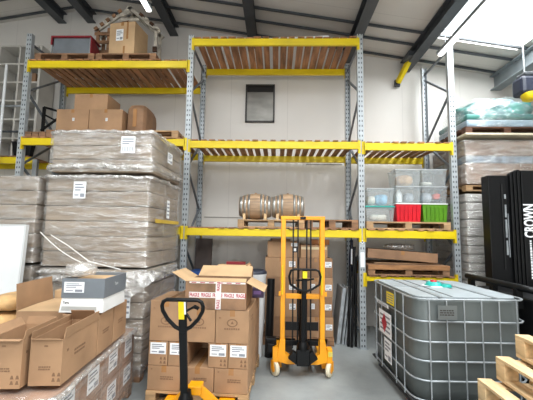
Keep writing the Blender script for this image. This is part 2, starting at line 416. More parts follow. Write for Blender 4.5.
# plank left on the top deck
pl=MB().bar((-1.7,.12,4.895),(-.5,.03,4.895),.05,.03).build('batten',WPL); tag(pl,'long thin white batten lying on the top central deck of the racking','batten')

# ------------------------------------------------------------------ pallets
def pallet(label_,loc,Wd,Dp,H=.14,m=WOOD,nb=6,rz=0,group=None,parent=None,name='pallet',solid=False):
    if parent is None: t=E(name,label_,'pallet',loc,rz,group)
    else:
        t=bpy.data.objects.new(name,None); COL.objects.link(t); t.parent=parent; t.location=loc
    th=.02
    b=MB()
    for i in range(nb):
        bw=min(.12,Dp/nb*.82); y=-Dp/2+bw/2+(Dp-bw)*i/(nb-1); b.box(-Wd/2,y-bw/2,H-th,Wd/2,y+bw/2,H)
    b.build('top_boards',m,t)
    b=MB()
    for x in (-Wd/2+.05,0,Wd/2-.05): b.box(x-.05,-Dp/2,H-2*th,x+.05,Dp/2,H-th-.0005)
    b.build('stringer_boards',m,t)
    blk=None
    for x in (-Wd/2+.05,0,Wd/2-.05):
        for y in (-Dp/2+.06,0,Dp/2-.06):
            if blk is None: blk=MB().box(-.05,-.06,th+.0005,.05,.06,H-2*th-.0005).build('block',m,t,loc=(x,y,0))
            else:
                c=blk.copy(); COL.objects.link(c); c.parent=t; c.location=(x,y,0)
    b=MB()
    for y in (-Dp/2+.05,0,Dp/2-.05): b.box(-Wd/2,y-.05,0,Wd/2,y+.05,th)
    b.build('bottom_boards',m,t)
    return t

# ------------------------------------------------------------------ cartons
def carton(name,label_,loc,Wd,Dp,H,m=CARD,rz=0,group=None,tape=True,rot=None,cat='cardboard box'):
    t=E(name,label_,cat,loc,rz,group,rot)
    body=MB().box(-Wd/2,-Dp/2,0,Wd/2,Dp/2,H).build('body',m,t,.005)
    if tape:
        q=MB(); q.box(-.025,-Dp/2,H,.025,Dp/2,H+.0008); q.box(-.025,-Dp/2-.0008,H-.06,.025,-Dp/2,H+.0008)
        q.build('tape',TAPE,t)
    # closing seam between the flaps
    MB().box(-Wd/2+.004,-.0015,H,Wd/2-.004,.0015,H+.0012).build('flap_seam',CARDD,t)
    return t
def logo(t,c,sz,face='f'):
    rot={'f':FRONT,'r':RIGHT,'l':LEFT}[face]; p=MB(); n=20
    for k in range(n):
        a,b_=2*math.pi*k/n,2*math.pi*(k+1)/n
        P=[(math.cos(a)*.42*sz,math.sin(a)*.3*sz+.22*sz,0),(math.cos(b_)*.42*sz,math.sin(b_)*.3*sz+.22*sz,0),(math.cos(b_)*.34*sz,math.sin(b_)*.23*sz+.22*sz,0),(math.cos(a)*.34*sz,math.sin(a)*.23*sz+.22*sz,0)]
        p.prism(P,(0,0,.0008))
    p.prism([(-.12*sz,.14*sz,0),(.12*sz,.14*sz,0),(0,.36*sz,0)],(0,0,.0008))
    for k in range(7): p.box((-.6+.175*k)*sz,-.28*sz,0,(-.6+.175*k+.12)*sz,-.16*sz,.0008)
    return p.build('printed_logo',PRINT,t,loc=c,rot=rot)
def textblock(t,c,w,h,face='f',lines=2,m=None):
    rot={'f':FRONT,'r':RIGHT,'l':LEFT}[face]; p=MB(); rnd=random.Random(int(abs(c[0]*977+c[2]*331)*10))
    for j in range(lines):
        y=h/2-(j+.5)*h/lines; x=-w/2
        while x<w/2-.01:
            l=rnd.uniform(.1,.22)*w; p.box(x,y-h/lines*.28,0,min(x+l,w/2),y+h/lines*.28,.0008); x+=l+.04*w
    return p.build('printed_text',m or PRINT,t,loc=c,rot=rot)
def handling_marks(t,c,s,face='f'):
    rot={'f':FRONT,'r':RIGHT,'l':LEFT}[face]; p=MB()
    for i in (0,1):
        for j in (0,1): p.prism([(i*s*1.5,j*s*1.5,0),(i*s*1.5+s,j*s*1.5,0),(i*s*1.5+s*.7,j*s*1.5+s,0),(i*s*1.5+s*.3,j*s*1.5+s,0)],(0,0,.0008))
    return p.build('handling_marks',PRINT,t,loc=c,rot=rot)

def open_carton(name,label_,loc,Wd,Dp,H,flaps,m=CARD,rz=0,group=None,inside=CARDI,cat='cardboard box'):
    """flaps: side -> (angle, length, colour). 0 closed, 90 upright, 180 flat outwards"""
    t=E(name,label_,cat,loc,rz,group); k=.006
    b=MB(); b.box(-Wd/2,-Dp/2,0,Wd/2,Dp/2,k)
    b.box(-Wd/2,-Dp/2,k,Wd/2,-Dp/2+k,H); b.box(-Wd/2,Dp/2-k,k,Wd/2,Dp/2,H)
    b.box(-Wd/2,-Dp/2+k,k,-Wd/2+k,Dp/2-k,H); b.box(Wd/2-k,-Dp/2+k,k,Wd/2,Dp/2-k,H)
    b.build('body',m,t)
    for side,(ang,ln,fm) in flaps.items():
        a=R(ang)
        inx,iny={'front':(0,1),'back':(0,-1),'left':(1,0),'right':(-1,0)}[side]
        d=Vector((inx*math.cos(a),iny*math.cos(a),math.sin(a))); hx,hy=-inx*Wd/2,-iny*Dp/2
        nrm=Vector((-inx*math.sin(a),-iny*math.sin(a),math.cos(a)))*.004
        hl=(Wd if side in('front','back') else Dp)/2-.004
        e=Vector((1,0,0)) if side in('front','back') else Vector((0,1,0))
        o=Vector((hx,hy,H+.001))
        P=[o-e*hl,o+e*hl,o+e*(hl-.008)+d*ln,o-e*(hl-.008)+d*ln]
        MB().prism(P,nrm).build('flap',fm or m,t)
    return t

# ------------------------------------------------------------------ wrapped loads
def rrect(Wd,Dp,r,n):
    P=[]
    for cx,cy,a0 in ((Wd/2-r,-Dp/2+r,-90),(Wd/2-r,Dp/2-r,0),(-Wd/2+r,Dp/2-r,90),(-Wd/2+r,-Dp/2+r,180)):
        for k in range(4): a=R(a0+30*k); P.append((cx+r*math.cos(a),cy+r*math.sin(a)))
    Q=[]
    for i in range(len(P)):
        a=Vector(P[i]); b=Vector(P[(i+1)%len(P)]); m=max(1,int((b-a).length/n))
        for k in range(m): Q.append(a.lerp(b,k/m))
    return Q
def film_shell(Wd,Dp,zs,seed,amp=.01,off=.02,r=.04,pinch=(),step=.07,top=True):
    """stretch film hugging a load: profile pinched at layer joints, wrinkled by noise"""
    per=rrect(Wd,Dp,r,step); n=len(per); V=[]; F=[]
    rows=[]
    for z in zs: rows.append((z,0.))
    for j,(z,ins) in enumerate(rows):
        pin=min([abs(z-p) for p in pinch]+[9]); o=off*(.1 if pin<.02 else 1.)
        for p in per:
            nn=Vector((p.x/(Wd/2),p.y/(Dp/2))); nv=Vector((p.x if abs(nn.x)>.93 else p.x*.15,p.y if abs(nn.y)>.93 else p.y*.15)).normalized()
            d=o+amp*(.5+.5*noise.noise(Vector((p.x*3+seed,p.y*3,z*9))))+amp*.6*(.5+.5*noise.noise(Vector((p.x*9,p.y*9+seed,z*26))))
            V.append((p.x+nv.x*d,p.y+nv.y*d,z+amp*.8*noise.noise(Vector((p.x*5,p.y*5+seed,z*3)))))
    m=len(rows)
    F=[(j*n+i,j*n+(i+1)%n,(j+1)*n+(i+1)%n,(j+1)*n+i) for j in range(m-1) for i in range(n)]
    mb=MB()
    if top:
        zt=rows[-1][0]; base=(m-1)*n
        for k,sc in enumerate((.93,.6,.2)):
            for p in per: V.append((p.x*sc,p.y*sc,zt+.012+.016*noise.noise(Vector((p.x*sc*5+seed,p.y*sc*5,zt)))))
            b0=base+k*n
            F+=[(b0+i,b0+(i+1)%n,b0+n+(i+1)%n,b0+n+i) for i in range(n)]
    mb.add(V,F,True); return mb
def bunch(Wd,Dp,z,r,seed,amp=.02):
    per=rrect(Wd,Dp,.06,.06)
    pts=[]
    for p in per:
        k=1+.02*noise.noise(Vector((p.x*4+seed,p.y*4,1))); pts.append((p.x*k,p.y*k,z+amp*noise.noise(Vector((p.x*3,p.y*3+seed,2)))))
    b=MB(); b.tube(pts,r,7,True)
    b.v=[tuple(Vector(v)+Vector((0,0,1))*r*.9*noise.noise(Vector(v)*14)+Vector((noise.noise(Vector(v)*11),noise.noise(Vector(v)*11+Vector((5,5,5))),0))*r*.6) for v in b.v]
    return b
def wrapped_load(label_,loc,rz,Wd,Dp,layers,seed,m=CARDG,cols=1,group=None,pal=True,filmm=None,amp=.011,bunches=()):
    t=E('wrapped_pallet_load',label_,'wrapped pallet',loc,rz,group); z=0.
    if pal: pallet(None,(0,0,0),Wd*.98,Dp*.98,.13,WOODD,6,parent=t); z=.131
    z0=z; pinch=[]
    for i,h in enumerate(layers):
        for c in range(cols):
            for d in (0,1):
                w=Wd/cols; x0=-Wd/2+c*w+.004+random.uniform(0,.006); x1=-Wd/2+(c+1)*w-.004-random.uniform(0,.006)
                y0=-Dp/2+d*Dp/2+.003+random.uniform(0,.006); y1=y0+Dp/2-.014
                b=MB().box(x0,y0,z+.005,x1,y1,z+h-.004).build('carton',m,t,.01)
                if d==0 and i%2==0:
                    textblock(b,((x0+x1)/2+random.uniform(-.3,.2)*w,y0-.001,z+h*.6),w*.3,.03,'f',1,mat('grey_print',(120,108,98),.8,var=.05))
        z+=h; pinch.append(z)
    pinch=pinch[:-1]; zs=[]; zz=z0-.06 if pal else z0+.012
    zs.append(zz)
    prev=z0
    for h in layers:
        for k in range(1,7): zs.append(prev+h*k/6)
        prev+=h
    film_shell(Wd,Dp,zs,seed,amp,pinch=pinch).build('stretch_film',filmm or FILM,t)
    for (zb,r) in bunches: bunch(Wd+.05,Dp+.05,zb,r,seed).build('film_roll',FILM2,t)
    t['top']=z
    return t,z

# three high stack in front of the left bay (low, middle, top) ------------------
SX=-3.43; SY=-.78; SW=1.26; SD=1.1
t,z=wrapped_load('lowest film-wrapped pallet of cartons in the tall stack, behind the open boxes',(SX-.0,SY,0),R(-1.5),SW,SD,[.185]*6,3.1,bunches=((1.2,.03),(1.12,.035)))
label(t,(.44,-SD/2-.034,.86),.09,.3,'f',2)
sk=MB()
per=[(-.1,-SD/2-.03),(.25,-SD/2-.05),(.5,-SD/2-.06),(SW/2+.04,-SD/2-.05),(SW/2+.08,-.2),(SW/2+.06,.25)]
V=[];F=[]
for j in range(6):
    for i,p in enumerate(per):
        q=Vector((p[0],p[1],1.2-j*.055*(.5+.5*math.sin(i*1.1)))); q+=Vector((noise.noise(q*5),noise.noise(q*6+Vector((3,0,0))),0))*.02+Vector((.02*j*.3,-.02*j*.5,0)); V.append(q)
n=len(per); F=[(j*n+i,j*n+i+1,(j+1)*n+i+1,(j+1)*n+i) for j in range(5) for i in range(n-1)]
sk.add(V,F,True); sk.build('loose_film',FILM2,t)
zA=z+.02
t,z=wrapped_load('middle film-wrapped pallet of flat cartons in the tall stack, one label left of centre',(SX,SY,zA+.002),R(-1.5),SW,SD,[.178]*6,8.7,pal=False,bunches=((1.06,.022),))
label(t,(-.2,-SD/2-.03,.9),.15,.2,'f',0); label(t,(SW/2+.034,.02,.72),.1,.24,'r',2)
MB().box(SW/2+.03,-.4,.53,SW/2+.032,SD/2-.05,.575).build('yellow_strap',mat('yellow_ply',(214,180,70),.6,var=.06),t)
zB=zA+z+.05
t,z=wrapped_load('topmost film-wrapped pallet of the tall stack, whitish film sagging over its top',(SX+.02,SY,zB),R(-1.5),SW-.02,SD,[.163]*3,13.3,pal=False,bunches=((.07,.03),(.49,.022)),amp=.016)
label(t,(.34,-SD/2-.036,.33),.17,.2,'f',1); label(t,(SW/2+.036,-.05,.28),.18,.14,'r',0)
# cap of film on top
# left stack
t,z1=wrapped_load('film-wrapped pallet of cartons at the far left beside the tall stack',(-4.79,SY,1.295),R(0),1.24,SD,[.172]*6,21.2,pal=False)
t2,_=wrapped_load('low film-wrapped pallet under the far left carton stack, behind the white board',(-4.79,SY,0),0,1.24,SD,[.188]*6,25.5)

# ------------------------------------------------------------------ goods on the left bay
ZL=4.40+.0585+.0195
pallet('brown pallet on the upper left deck under the grey and red crate',(-4.86,.42,ZL),1.0,.85,.125,WOODD,6)
pallet('brown pallet on the upper left deck under the taped box and wooden house frame',(-3.83,.42,ZL),1.0,.85,.125,WOODD,6)
zt=ZL+.127
c=E('storage_crate','grey plastic crate with dark red rim high on the upper left deck','crate',(-4.8,.38,zt))
b=MB(); b.prism([(-.34,-.27,0),(.3,-.27,0),(.3,.0,0),(-.34,.0,0)],(0,0,.33)); b.build('body',GPL,c,.01)
b=MB(); b.box(-.37,-.3,.33,.32,.03,.36); b.box(-.37,-.3,.2,-.345,.03,.33); b.build('rim',DRED,c,.005)
b=MB().prism([(.302,-.275,0),(.302,.03,0),(.302,.03,.2),(.302,-.2,.33),(.302,-.275,.33)],(.02,0,0)).build('side_panel',DRED,c)
b=MB(); b.box(-.365,-.285,0,-.345,-.265,.33); b.box(.29,-.285,0,.305,-.268,.33); b.build('corner_post',GALV,c)
bx=carton('cardboard_box','tall pale cardboard box with a white label high beside the wooden house frame',(-3.9,.24,zt),.46,.42,.56,CARDL,R(-8))
label(bx,(-.04,-.212,.34),.13,.2,'f',0)
q=MB(); q.box(.08,-.2115,.26,.115,-.2105,.56); q.box(.03,-.2115,.0,.065,-.2105,.14); q.build('tape_strip',TAPE,bx)
q=MB(); q.prism([(-.2,-.2,.564),(.05,-.2,.564),(.0,-.05,.7)],(0,.012,.0)); q.build('raised_flap',CARDD,bx)
# wooden house-shaped frame
h=E('wooden_house_frame','pale wooden house-shaped lattice frame behind the tall box high on the upper left deck','decoration',(-4.06,.62,zt))
xl,xr,ze,za=-.55,.52,.74,1.17
for yy in (-.1,.1):
    for x in (xl,xl+.2,xr): MB().box(x-.025,yy-.02,0,x+.025,yy+.02,ze+.02).build('post',WHWOOD if x>0 else WOODD,h)
    MB().bar((xl-.06,yy,ze-.05),(.06,yy,za),.04,.06).build('rafter',WHWOOD,h)
    MB().bar((xr+.06,yy,ze-.05),(-.02,yy,za),.04,.06).build('rafter',WHWOOD,h)
MB().bar((xl+.1,-.1,ze+.15),(.02,-.1,za-.1),.03,.05).build('rafter',WHWOOD,h)
for z in (.12,.3,.48,.64): MB().box(xl-.05,-.135,z-.03,xl+.24,-.121,z+.03).build('rail',WOODD,h)
MB().box(-.16,-.13,za-.28,.2,-.115,za-.23).build('tie_bar',WHWOOD,h)
for k in range(5):
    f=k/4; MB().obox((xl-.03+f*.42,-.12,ze-.0+f*.33),.07,.05,.06,(0,R(-38),0)).build('batten_end',WOODD,h)
for k in range(4):
    f=k/3; MB().obox((xr+.02-f*.3,-.12,ze+.0+f*.26),.07,.06,.05,(0,R(38),0)).build('batten_end',DKWOOD if k%2 else WHWOOD,h)
for z in (.12,.34): MB().obox((xr,-.13,z),.07,.05,.09).build('batten_end',DKWOOD,h)

ZM=3.10+.0585+.0195
pallet('brown pallet on the second left deck carrying four cartons',(-4.42,.42,ZM),1.3,.85,.125,WOODD,6)
pallet('pale pallet with empty top on the second left deck, close to the upright',(-3.3,.42,ZM),.78,.85,.125,WOOD,6)
pallet('dark pallet at the left end of the second left deck under the black trestle',(-5.265,.42,ZM),.33,.8,.1,WOODD,6)
zt=ZM+.127
g='cartons on the second left deck'
a=carton('cardboard_box','lower left carton of four on the second left deck',(-4.7,.33,zt),.54,.5,.375,CARD,0,g)
b=carton('cardboard_box','lower middle carton of four on the second left deck',(-4.145,.33,zt),.55,.5,.375,CARD,0,g)
c=carton('cardboard_box','upper carton resting across two others on the second left deck',(-4.43,.35,zt+.38),.56,.46,.27,CARD,0,g)
for o in (a,b): label(o,(.02,-.2525,.2),.035,.05,'f',2)
d=E('cardboard_box','dark bulging taped carton at the right of the second left deck','cardboard box',(-3.68,.45,zt),0,g)
bb=MB()
V=[];F=[];n=12
for j in range(7):
    for i in range(n):
        a_=2*math.pi*i/n; ca,sa=math.cos(a_),math.sin(a_); e=4.5
        rx=.165*(abs(ca)**(2/e))*(1 if ca>0 else -1); ry=.3*(abs(sa)**(2/e))*(1 if sa>0 else -1)
        k=1+.05*math.sin(j/6*math.pi)+.05*noise.noise(Vector((i,j*.7,3))); k*= .8 if j==6 else 1
        V.append((rx*k,ry*k,.5*j/6))
F=[(j*n+i,j*n+(i+1)%n,(j+1)*n+(i+1)%n,(j+1)*n+i) for j in range(6) for i in range(n)]+[tuple(range(6*n,7*n)),tuple(range(n-1,-1,-1))]
bb.add(V,F,False); bb.build('body',CARDD,d,.01)
MB().box(-.03,-.325,.1,.03,-.318,.4).build('tape',TAPE,d)
tr=E('metal_trestle','black metal trestle standing at the left end of the second left deck','trestle',(-5.515,.4,ZM+.102))
q=MB(); MB().box(.08,-.02,0,.12,.02,.55).build('post',BLACK,tr)
MB().bar((.1,0,.55),(.4,-.02,.46),.035,.035).build('top_rail',BLACK,tr)
MB().bar((.09,-.03,.12),(.38,-.03,.34),.03,.03).build('brace',BLACK,tr); MB().bar((.1,.03,.42),(.38,.03,.28),.03,.03).build('brace',BLACK,tr)
MB().box(.37,-.035,0,.4,.0,.45).build('post',BLACK,tr); MB().box(.08,-.28,0,.12,.28,.03).build('foot',BLACK,tr); MB().box(.37,-.28,0,.4,.28,.03).build('foot',BLACK,tr)

# ------------------------------------------------------------------ far left: side racking with shelving unit
sr=E('side_racking','yellow-beamed side racking at the far left edge behind the wrapped pallets','racking',(-6.9,0,0))
for x in (-1.3,1.22):
    for y in (.66,1.2): MB().box(x-.04,y-.03,0,x+.04,y+.03,2.95).build('post',GALV,sr)
for y in (.66,1.2): MB().box(-1.26,y-.025,2.87,1.18,y+.025,2.99).build('beam',YEL,sr,.006)
q=MB()
for k in range(12): q.box(-1.25+.2*k,.62,2.992,-1.25+.2*k+.15,1.24,3.01)
q.build('slatted_deck',WOODS,sr)
cu=E('shelving_unit','tall pale grey open shelving unit standing on the far left side racking','shelving',(-6.3,1.05,3.013))
W2,D2,H2=.86,.42,2.22
MB().box(W2/2-.045,-D2/2,0,W2/2,D2/2,H2).build('side_panel',SHELF,cu,.003); MB().box(-W2/2,-D2/2,0,-W2/2+.045,D2/2,H2).build('side_panel',SHELF,cu,.003)
MB().box(-.0154,-D2/2-.001,.03,.0154,D2/2-.02,H2-.03).build('divider',SHELF,cu,.003); MB().box(-W2/2+.046,D2/2-.02,0,W2/2-.046,D2/2,H2).build('back_panel',mat('grey_back_board',(150,148,144),.7,var=.05),cu)
for k in range(7):
    z=.0+(H2-.03)*k/6; MB().box(-W2/2+.046,-D2/2,z,-.0155,D2/2-.021,z+.03).build('shelf',SHELF,cu); MB().box(.0155,-D2/2,z,W2/2-.046,D2/2-.021,z+.03).build('shelf',SHELF,cu)
it=carton('cardboard_box','small dark box inside the pale shelving unit, on its fifth shelf',(-6.12,1.04,3.013+4*.365+.033),.22,.25,.2,CARDD)
s2=E('shelving_unit','second pale shelving unit cut by the left edge of the picture','shelving',(-7.25,1.05,3.013))
for x in (-.42,.39): MB().box(x,-.2,0,x+.03,.2,2.0).build('side_panel',SHELF,s2)
MB().box(-.39,.18,0,.39,.2,2.0).build('back_panel',_M['grey_back_board'],s2)
for k in range(6): MB().box(-.39,-.2,.39*k,.39,.179,.39*k+.03).build('shelf',SHELF,s2)
hr=E('handrail','grey tubular handrail in front of the shelving at the far left','handrail',(-6.35,.655,3.012))
MB().tube([(-.9,-.01,.93),(.33,-.01,.93),(.38,-.01,.9),(.39,-.01,.85),(.39,-.01,0)],.022).build('top_rail',GALV,hr)
MB().tube([(-.9,-.01,.45),(.37,-.01,.45)],.02).build('mid_rail',DSTEEL,hr)
MB().cyl((-.35,-.01,0),(-.35,-.01,.92),.02).build('post',GALV,hr)
wp=tag(MB().cyl((-6.25,.5,0),(-6.25,.5,4.66),.024).build('pole',WPL),'thin white pole standing upright beside the grey handrail','pole'); 
wp.data.transform(Matrix.Identity(4))
bk=E('plastic_bin','black plastic bin sitting on the far left side racking beside the handrail','bin',(-6.0,.755,3.013))
b=MB(); b.hexa([(-.15,-.045,0),(.15,-.045,0),(.15,.045,0),(-.15,.045,0),(-.19,-.06,.26),(.19,-.06,.26),(.19,.06,.26),(-.19,.06,.26)]); b.build('body',BLACK,bk,.006)
b=MB(); b.box(-.2,-.065,.26,.2,.065,.28); b.build('rim',BLACK,bk)

# ------------------------------------------------------------------ barrels on the central deck
ZC=1.695+.0585+.0195
pallet('pale pallet on the central deck carrying the two small barrels',(-1.4,.42,ZC),1.04,.8,.125,WOOD,6)
zt=ZC+.127
def barrel(lab,loc):
    t=E('wooden_barrel',lab,'barrel',loc,0,'small barrels on the central deck')
    L,r0,r1=.5,.165,.215
    prof=[(-L/2,r0*.2),(-L/2+.004,r0-.02),(-L/2-.012,r0-.018),(-L/2-.012,r0)]
    for k in range(13):
        u=-1+2*k/12; prof.append((u*L/2,r1-(r1-r0)*u*u))
    prof+= [(L/2+.012,r0),(L/2+.012,r0-.018),(L/2-.004,r0-.02),(L/2-.004,r0*.2)]
    MB().lathe(prof,(0,0,.225),(1,0,0),28).build('staves',STAVE,t)
    for u,w in ((-.92,.05),(-.66,.036),(-.4,.034),(.4,.034),(.66,.036),(.92,.05)):
        f=lambda q: r1-(r1-r0)*q*q
        a,b_=u-w/L,u+w/L
        MB().lathe([(a*L/2,f(a)-.004),(a*L/2,f(a)+.004),(b_*L/2,f(b_)+.004),(b_*L/2,f(b_)-.004)],(0,0,.225),(1,0,0),28).build('hoop',HOOP,t)
    MB().cyl((0,0,.435),(0,0,.452),.022,.018).build('bung',CARDI,t)
    for x in (-.17,.17):
        c=MB(); c.prism([(x-.02,-.2,0),(x-.02,.2,0),(x-.02,.2,.1),(x-.02,.1,.038),(x-.02,-.1,.038),(x-.02,-.2,.1)],(.04,0,0)); c.build('cradle',WOODN,t)
    return t
barrel('small oak barrel with steel hoops, left of the pair on the central deck',(-1.665,.36,zt))
barrel('small oak barrel with steel hoops, right of the pair on the central deck',(-1.13,.36,zt))
pallet('weathered empty pallet on the central deck right of the barrels',(-.45,.42,ZC),.8,.8,.14,WOODD,6)

# ------------------------------------------------------------------ totes on the right bay
ZR=1.70+.0585+.0195
pallet('pale pallet on the right deck under the stacked plastic totes',(.69,.38,ZR),1.26,.85,.115,WOOD,6)
zt=ZR+.118
def tote(lab,x,z,Wd,H,body,lid,Dp=.38):
    t=E('plastic_tote',lab,'tote',(x,.3,z),0,'plastic totes on the right deck'); k=.004; w0,w1=Wd/2*.88,Wd/2*.97; d0,d1=Dp/2*.9,Dp/2*.97
    b=MB()
    lo=[(-w0,-d0),(w0,-d0),(w0,d0),(-w0,d0)]; hi=[(-w1,-d1),(w1,-d1),(w1,d1),(-w1,d1)]
    b.add([(x_,y_,0) for x_,y_ in lo]+[(x_,y_,H-.02) for x_,y_ in hi]+[(x_*.985,y_*.985,H-.02) for x_,y_ in hi]+[(x_*.985,y_*.985,.006) for x_,y_ in lo],
          [(3,2,1,0),(0,1,5,4),(1,2,6,5),(2,3,7,6),(3,0,4,7),(9,8,12,13),(10,9,13,14),(11,10,14,15),(8,11,15,12),(12,15,14,13),(4,5,9,8),(5,6,10,9),(6,7,11,10),(7,4,8,11)])
    b.build('body',body,t)
    l=MB(); l.box(-Wd/2,-Dp/2,H-.02,Wd/2,Dp/2,H-.002); l.box(-Wd/2*.9,-Dp/2*.9,H-.002,Wd/2*.9,Dp/2*.9,H); l.build('lid',lid,t,.004)
    if body is not CLR:
        r=MB(); 
        for k in range(-2,3): r.box(k*Wd*.16-.006,-d1+.006,.04,k*Wd*.16+.006,-d1*.985-.012,H-.06)
        r.build('rib',body,t)
    for s in (-1,1): MB().box(s*Wd/2*.985-.006,-.06,H-.05,s*Wd/2*.985+.002,.06,H-.005).build('clip',lid,t)
    return t
CLID=clear_mat('frosted_lid',(238,242,244),.4)
g1,g2,g3=.315,.76,1.17
tote('clear tote with teal lid at the lower left of the stacked totes',g1,zt,.46,.25,CLR,TEAL)
tote('clear tote with pale lid standing on the teal-lidded tote',g1+.01,zt+.252,.43,.28,CLR,CLID)
tote('red tote with white lid at the bottom middle of the stacked totes',g2,zt,.4,.3,RED,WPL)
tote('clear tote resting on the red tote, a white bottle inside',g2,zt+.302,.4,.27,CLR,CLID)
tote('topmost clear tote above the red tote, tan contents inside',g2,zt+.574,.4,.27,CLR,CLID)
tote('green tote with white lid at the bottom right of the stacked totes',g3,zt,.4,.3,GREEN,WPL)
tote('clear tote resting on the green tote, coral object inside',g3,zt+.302,.4,.27,CLR,CLID)
tote('topmost clear tote above the green tote, nearly empty',g3,zt+.574,.4,.27,CLR,CLID)
def lump(name,lab,cat,loc,sx,sy,sz,m,seed):
    if 'tote' in lab: sy=min(sy,.24)
    b=MB(); V=[];n=14;k=8
    for j in range(k+1):
        th=math.pi*j/k
        for i in range(n):
            a=2*math.pi*i/n; p=Vector((math.sin(th)*math.cos(a),math.sin(th)*math.sin(a),math.cos(th)))
            e=.6; p=Vector([abs(c)**e*(1 if c>0 else -1) for c in p]); p*=1+.16*noise.noise(p*2.3+Vector((seed,0,0)))
            V.append((p.x*sx/2,p.y*sy/2,max(-sz/2,p.z*sz/2)+sz/2))
    b.add(V,[(j*n+i,(j+1)*n+i,(j+1)*n+(i+1)%n,j*n+(i+1)%n) for j in range(k) for i in range(n)],True)
    o=b.build(name,m); o.location=loc; return tag(o,lab,cat)
Y0=.3
lump('folded_cloth','crumpled off-white cloth inside the clear teal-lidded tote','cloth',(g1,Y0,zt+.02),.28,.3,.1,OFFW,1)
lump('folded_cloth','pale blue bundle inside the clear tote above the teal lid','cloth',(g1+.06,Y0,zt+.275),.2,.3,.17,LBLUE,2)
lump('folded_cloth','off-white bundle inside the clear tote above the teal lid','cloth',(g1-.1,Y0,zt+.275),.12,.3,.14,OFFW,2.5)
lump('folded_cloth','stacked tan cloths inside the topmost tote above the red tote','cloth',(g2,Y0,zt+.594),.25,.3,.17,TAN,3)
bt=E('plastic_bottle','white plastic bottle inside the tote standing on the red tote','bottle',(g2-.1,.26,zt+.322))
MB().lathe([(0,.05),(.13,.052),(.17,.03),(.18,.018)],(0,0,0),(0,0,1),18).build('body',WPL,bt); MB().cyl((0,0,.18),(0,0,.205),.02).build('cap',WPL,bt)
lump('folded_cloth','grey white bundle inside the tote standing on the red tote, right of the bottle','cloth',(g2+.06,Y0,zt+.322),.14,.2,.15,mat('grey_cloth',(170,176,184),.85,var=.15,scale=(9,9,9)),4)
lump('toy_ball','coral red ball inside the clear tote on the green tote','ball',(g3+.09,.27,zt+.37),.11,.11,.1,ORNG,5)
lump('folded_cloth','grey bundle inside the clear tote on the green tote, left of the coral ball','cloth',(g3-.08,Y0,zt+.322),.16,.25,.15,_M['grey_cloth'],6)
lump('folded_cloth','dark bundle under the coral ball inside the tote on the green tote','cloth',(g3+.09,.28,zt+.322),.14,.2,.045,NAVY,7)
lump('folded_cloth','small pale bundle at the bottom of the topmost tote above the green tote','cloth',(g3-.07,Y0,zt+.594),.16,.25,.06,OFFW,8)

# low right deck: pallet, long flat box
ZQ=1.0655+.0195
pp=pallet('brown deep-boarded pallet on the lowest right deck above the tank',(.67,.36,ZQ),1.2,.85,.16,WOODD,6)
MB().box(-.6,-.435,.09,.6,-.4255,.158).build('printed_side_board',mat('stamped_board',(158,112,72),.75,var=.16,scale=(3,10,14)),pp)
fb=carton('flat_carton','long flat brown carton tilted on the lowest right pallet',(.62,.32,ZQ+.222),1.06,.55,.14,CARDD,rot=(0,R(3.6),0))
fb2=carton('flat_carton','shallow brown carton lying under the long tilted carton on the lowest right pallet',(.66,.34,ZQ+.1635),.9,.5,.018,CARD,tape=False)
lump('plastic_bag','crumpled clear plastic sheet on top of the long tilted carton','plastic bag',(.66,.3,ZQ+.375),.46,.3,.09,FILM2,11)

# ------------------------------------------------------------------ cartons behind the stacker
pallet('pallet under the carton stack behind the yellow stacker',(-.96,.5,0),1.08,.85,.125,WOODD,6)
g='cartons stacked behind the stacker'
names=['bottom','second','third','fourth']
for c,(x0,x1) in enumerate(((-1.48,-.97),(-.955,-.43))):
    for r_ in range(4):
        h=.295
        o=carton('cardboard_box','%s carton from the floor in the %s column behind the yellow stacker'%(names[r_],('left','right')[c]),((x0+x1)/2+random.uniform(-.008,.008),.44,.128+r_*.2965),x1-x0-.012,.72,h,CARD if (r_+c)%2 else CARDD,0,g)
        label(o,((.17 if c==0 else .19),-.3625,.15+(.05 if r_>2 else 0)),.1,.085,'f',0)
        if c==1 and r_<3: label(o,(-.05,-.3625,.16),.07,.08,'f',2)
ztp=.128+4*.2965+.001
o=carton('cardboard_box','wide pale top carton with dark print behind the stacker, left column',(-1.2,.42,ztp),.5,.6,.25,CARD,0,g)
MB().box(.14,-.3015,.08,.22,-.3005,.17).build('dark_print',DPRINT,o); MB().box(.15,-.3022,.1,.2,-.3012,.145).build('logo_print',WLAB,o)
label(o,(.17,-.301,.2),.1,.05,'f',2)
o=carton('cardboard_box','top carton sealed with pale tape behind the stacker, right column',(-.72,.42,ztp),.42,.6,.2,CARD,0,g)
q=MB(); q.box(-.2,-.3012,.13,.2,-.3002,.17); q.build('tape_strip',mat('pale_tape',(206,188,150),.3,var=.05),o)
carton('cardboard_box','small orange-brown carton on the right top of the pile behind the stacker',(-.6,.35,ztp+.203),.3,.3,.08,mat('orange_kraft',(186,120,70),.7,var=.08),R(-8),g)
carton('cardboard_box','dark flat carton on the left top of the pile behind the stacker',(-1.25,.4,ztp+.253),.3,.4,.035,CARDD,R(4),g,False)

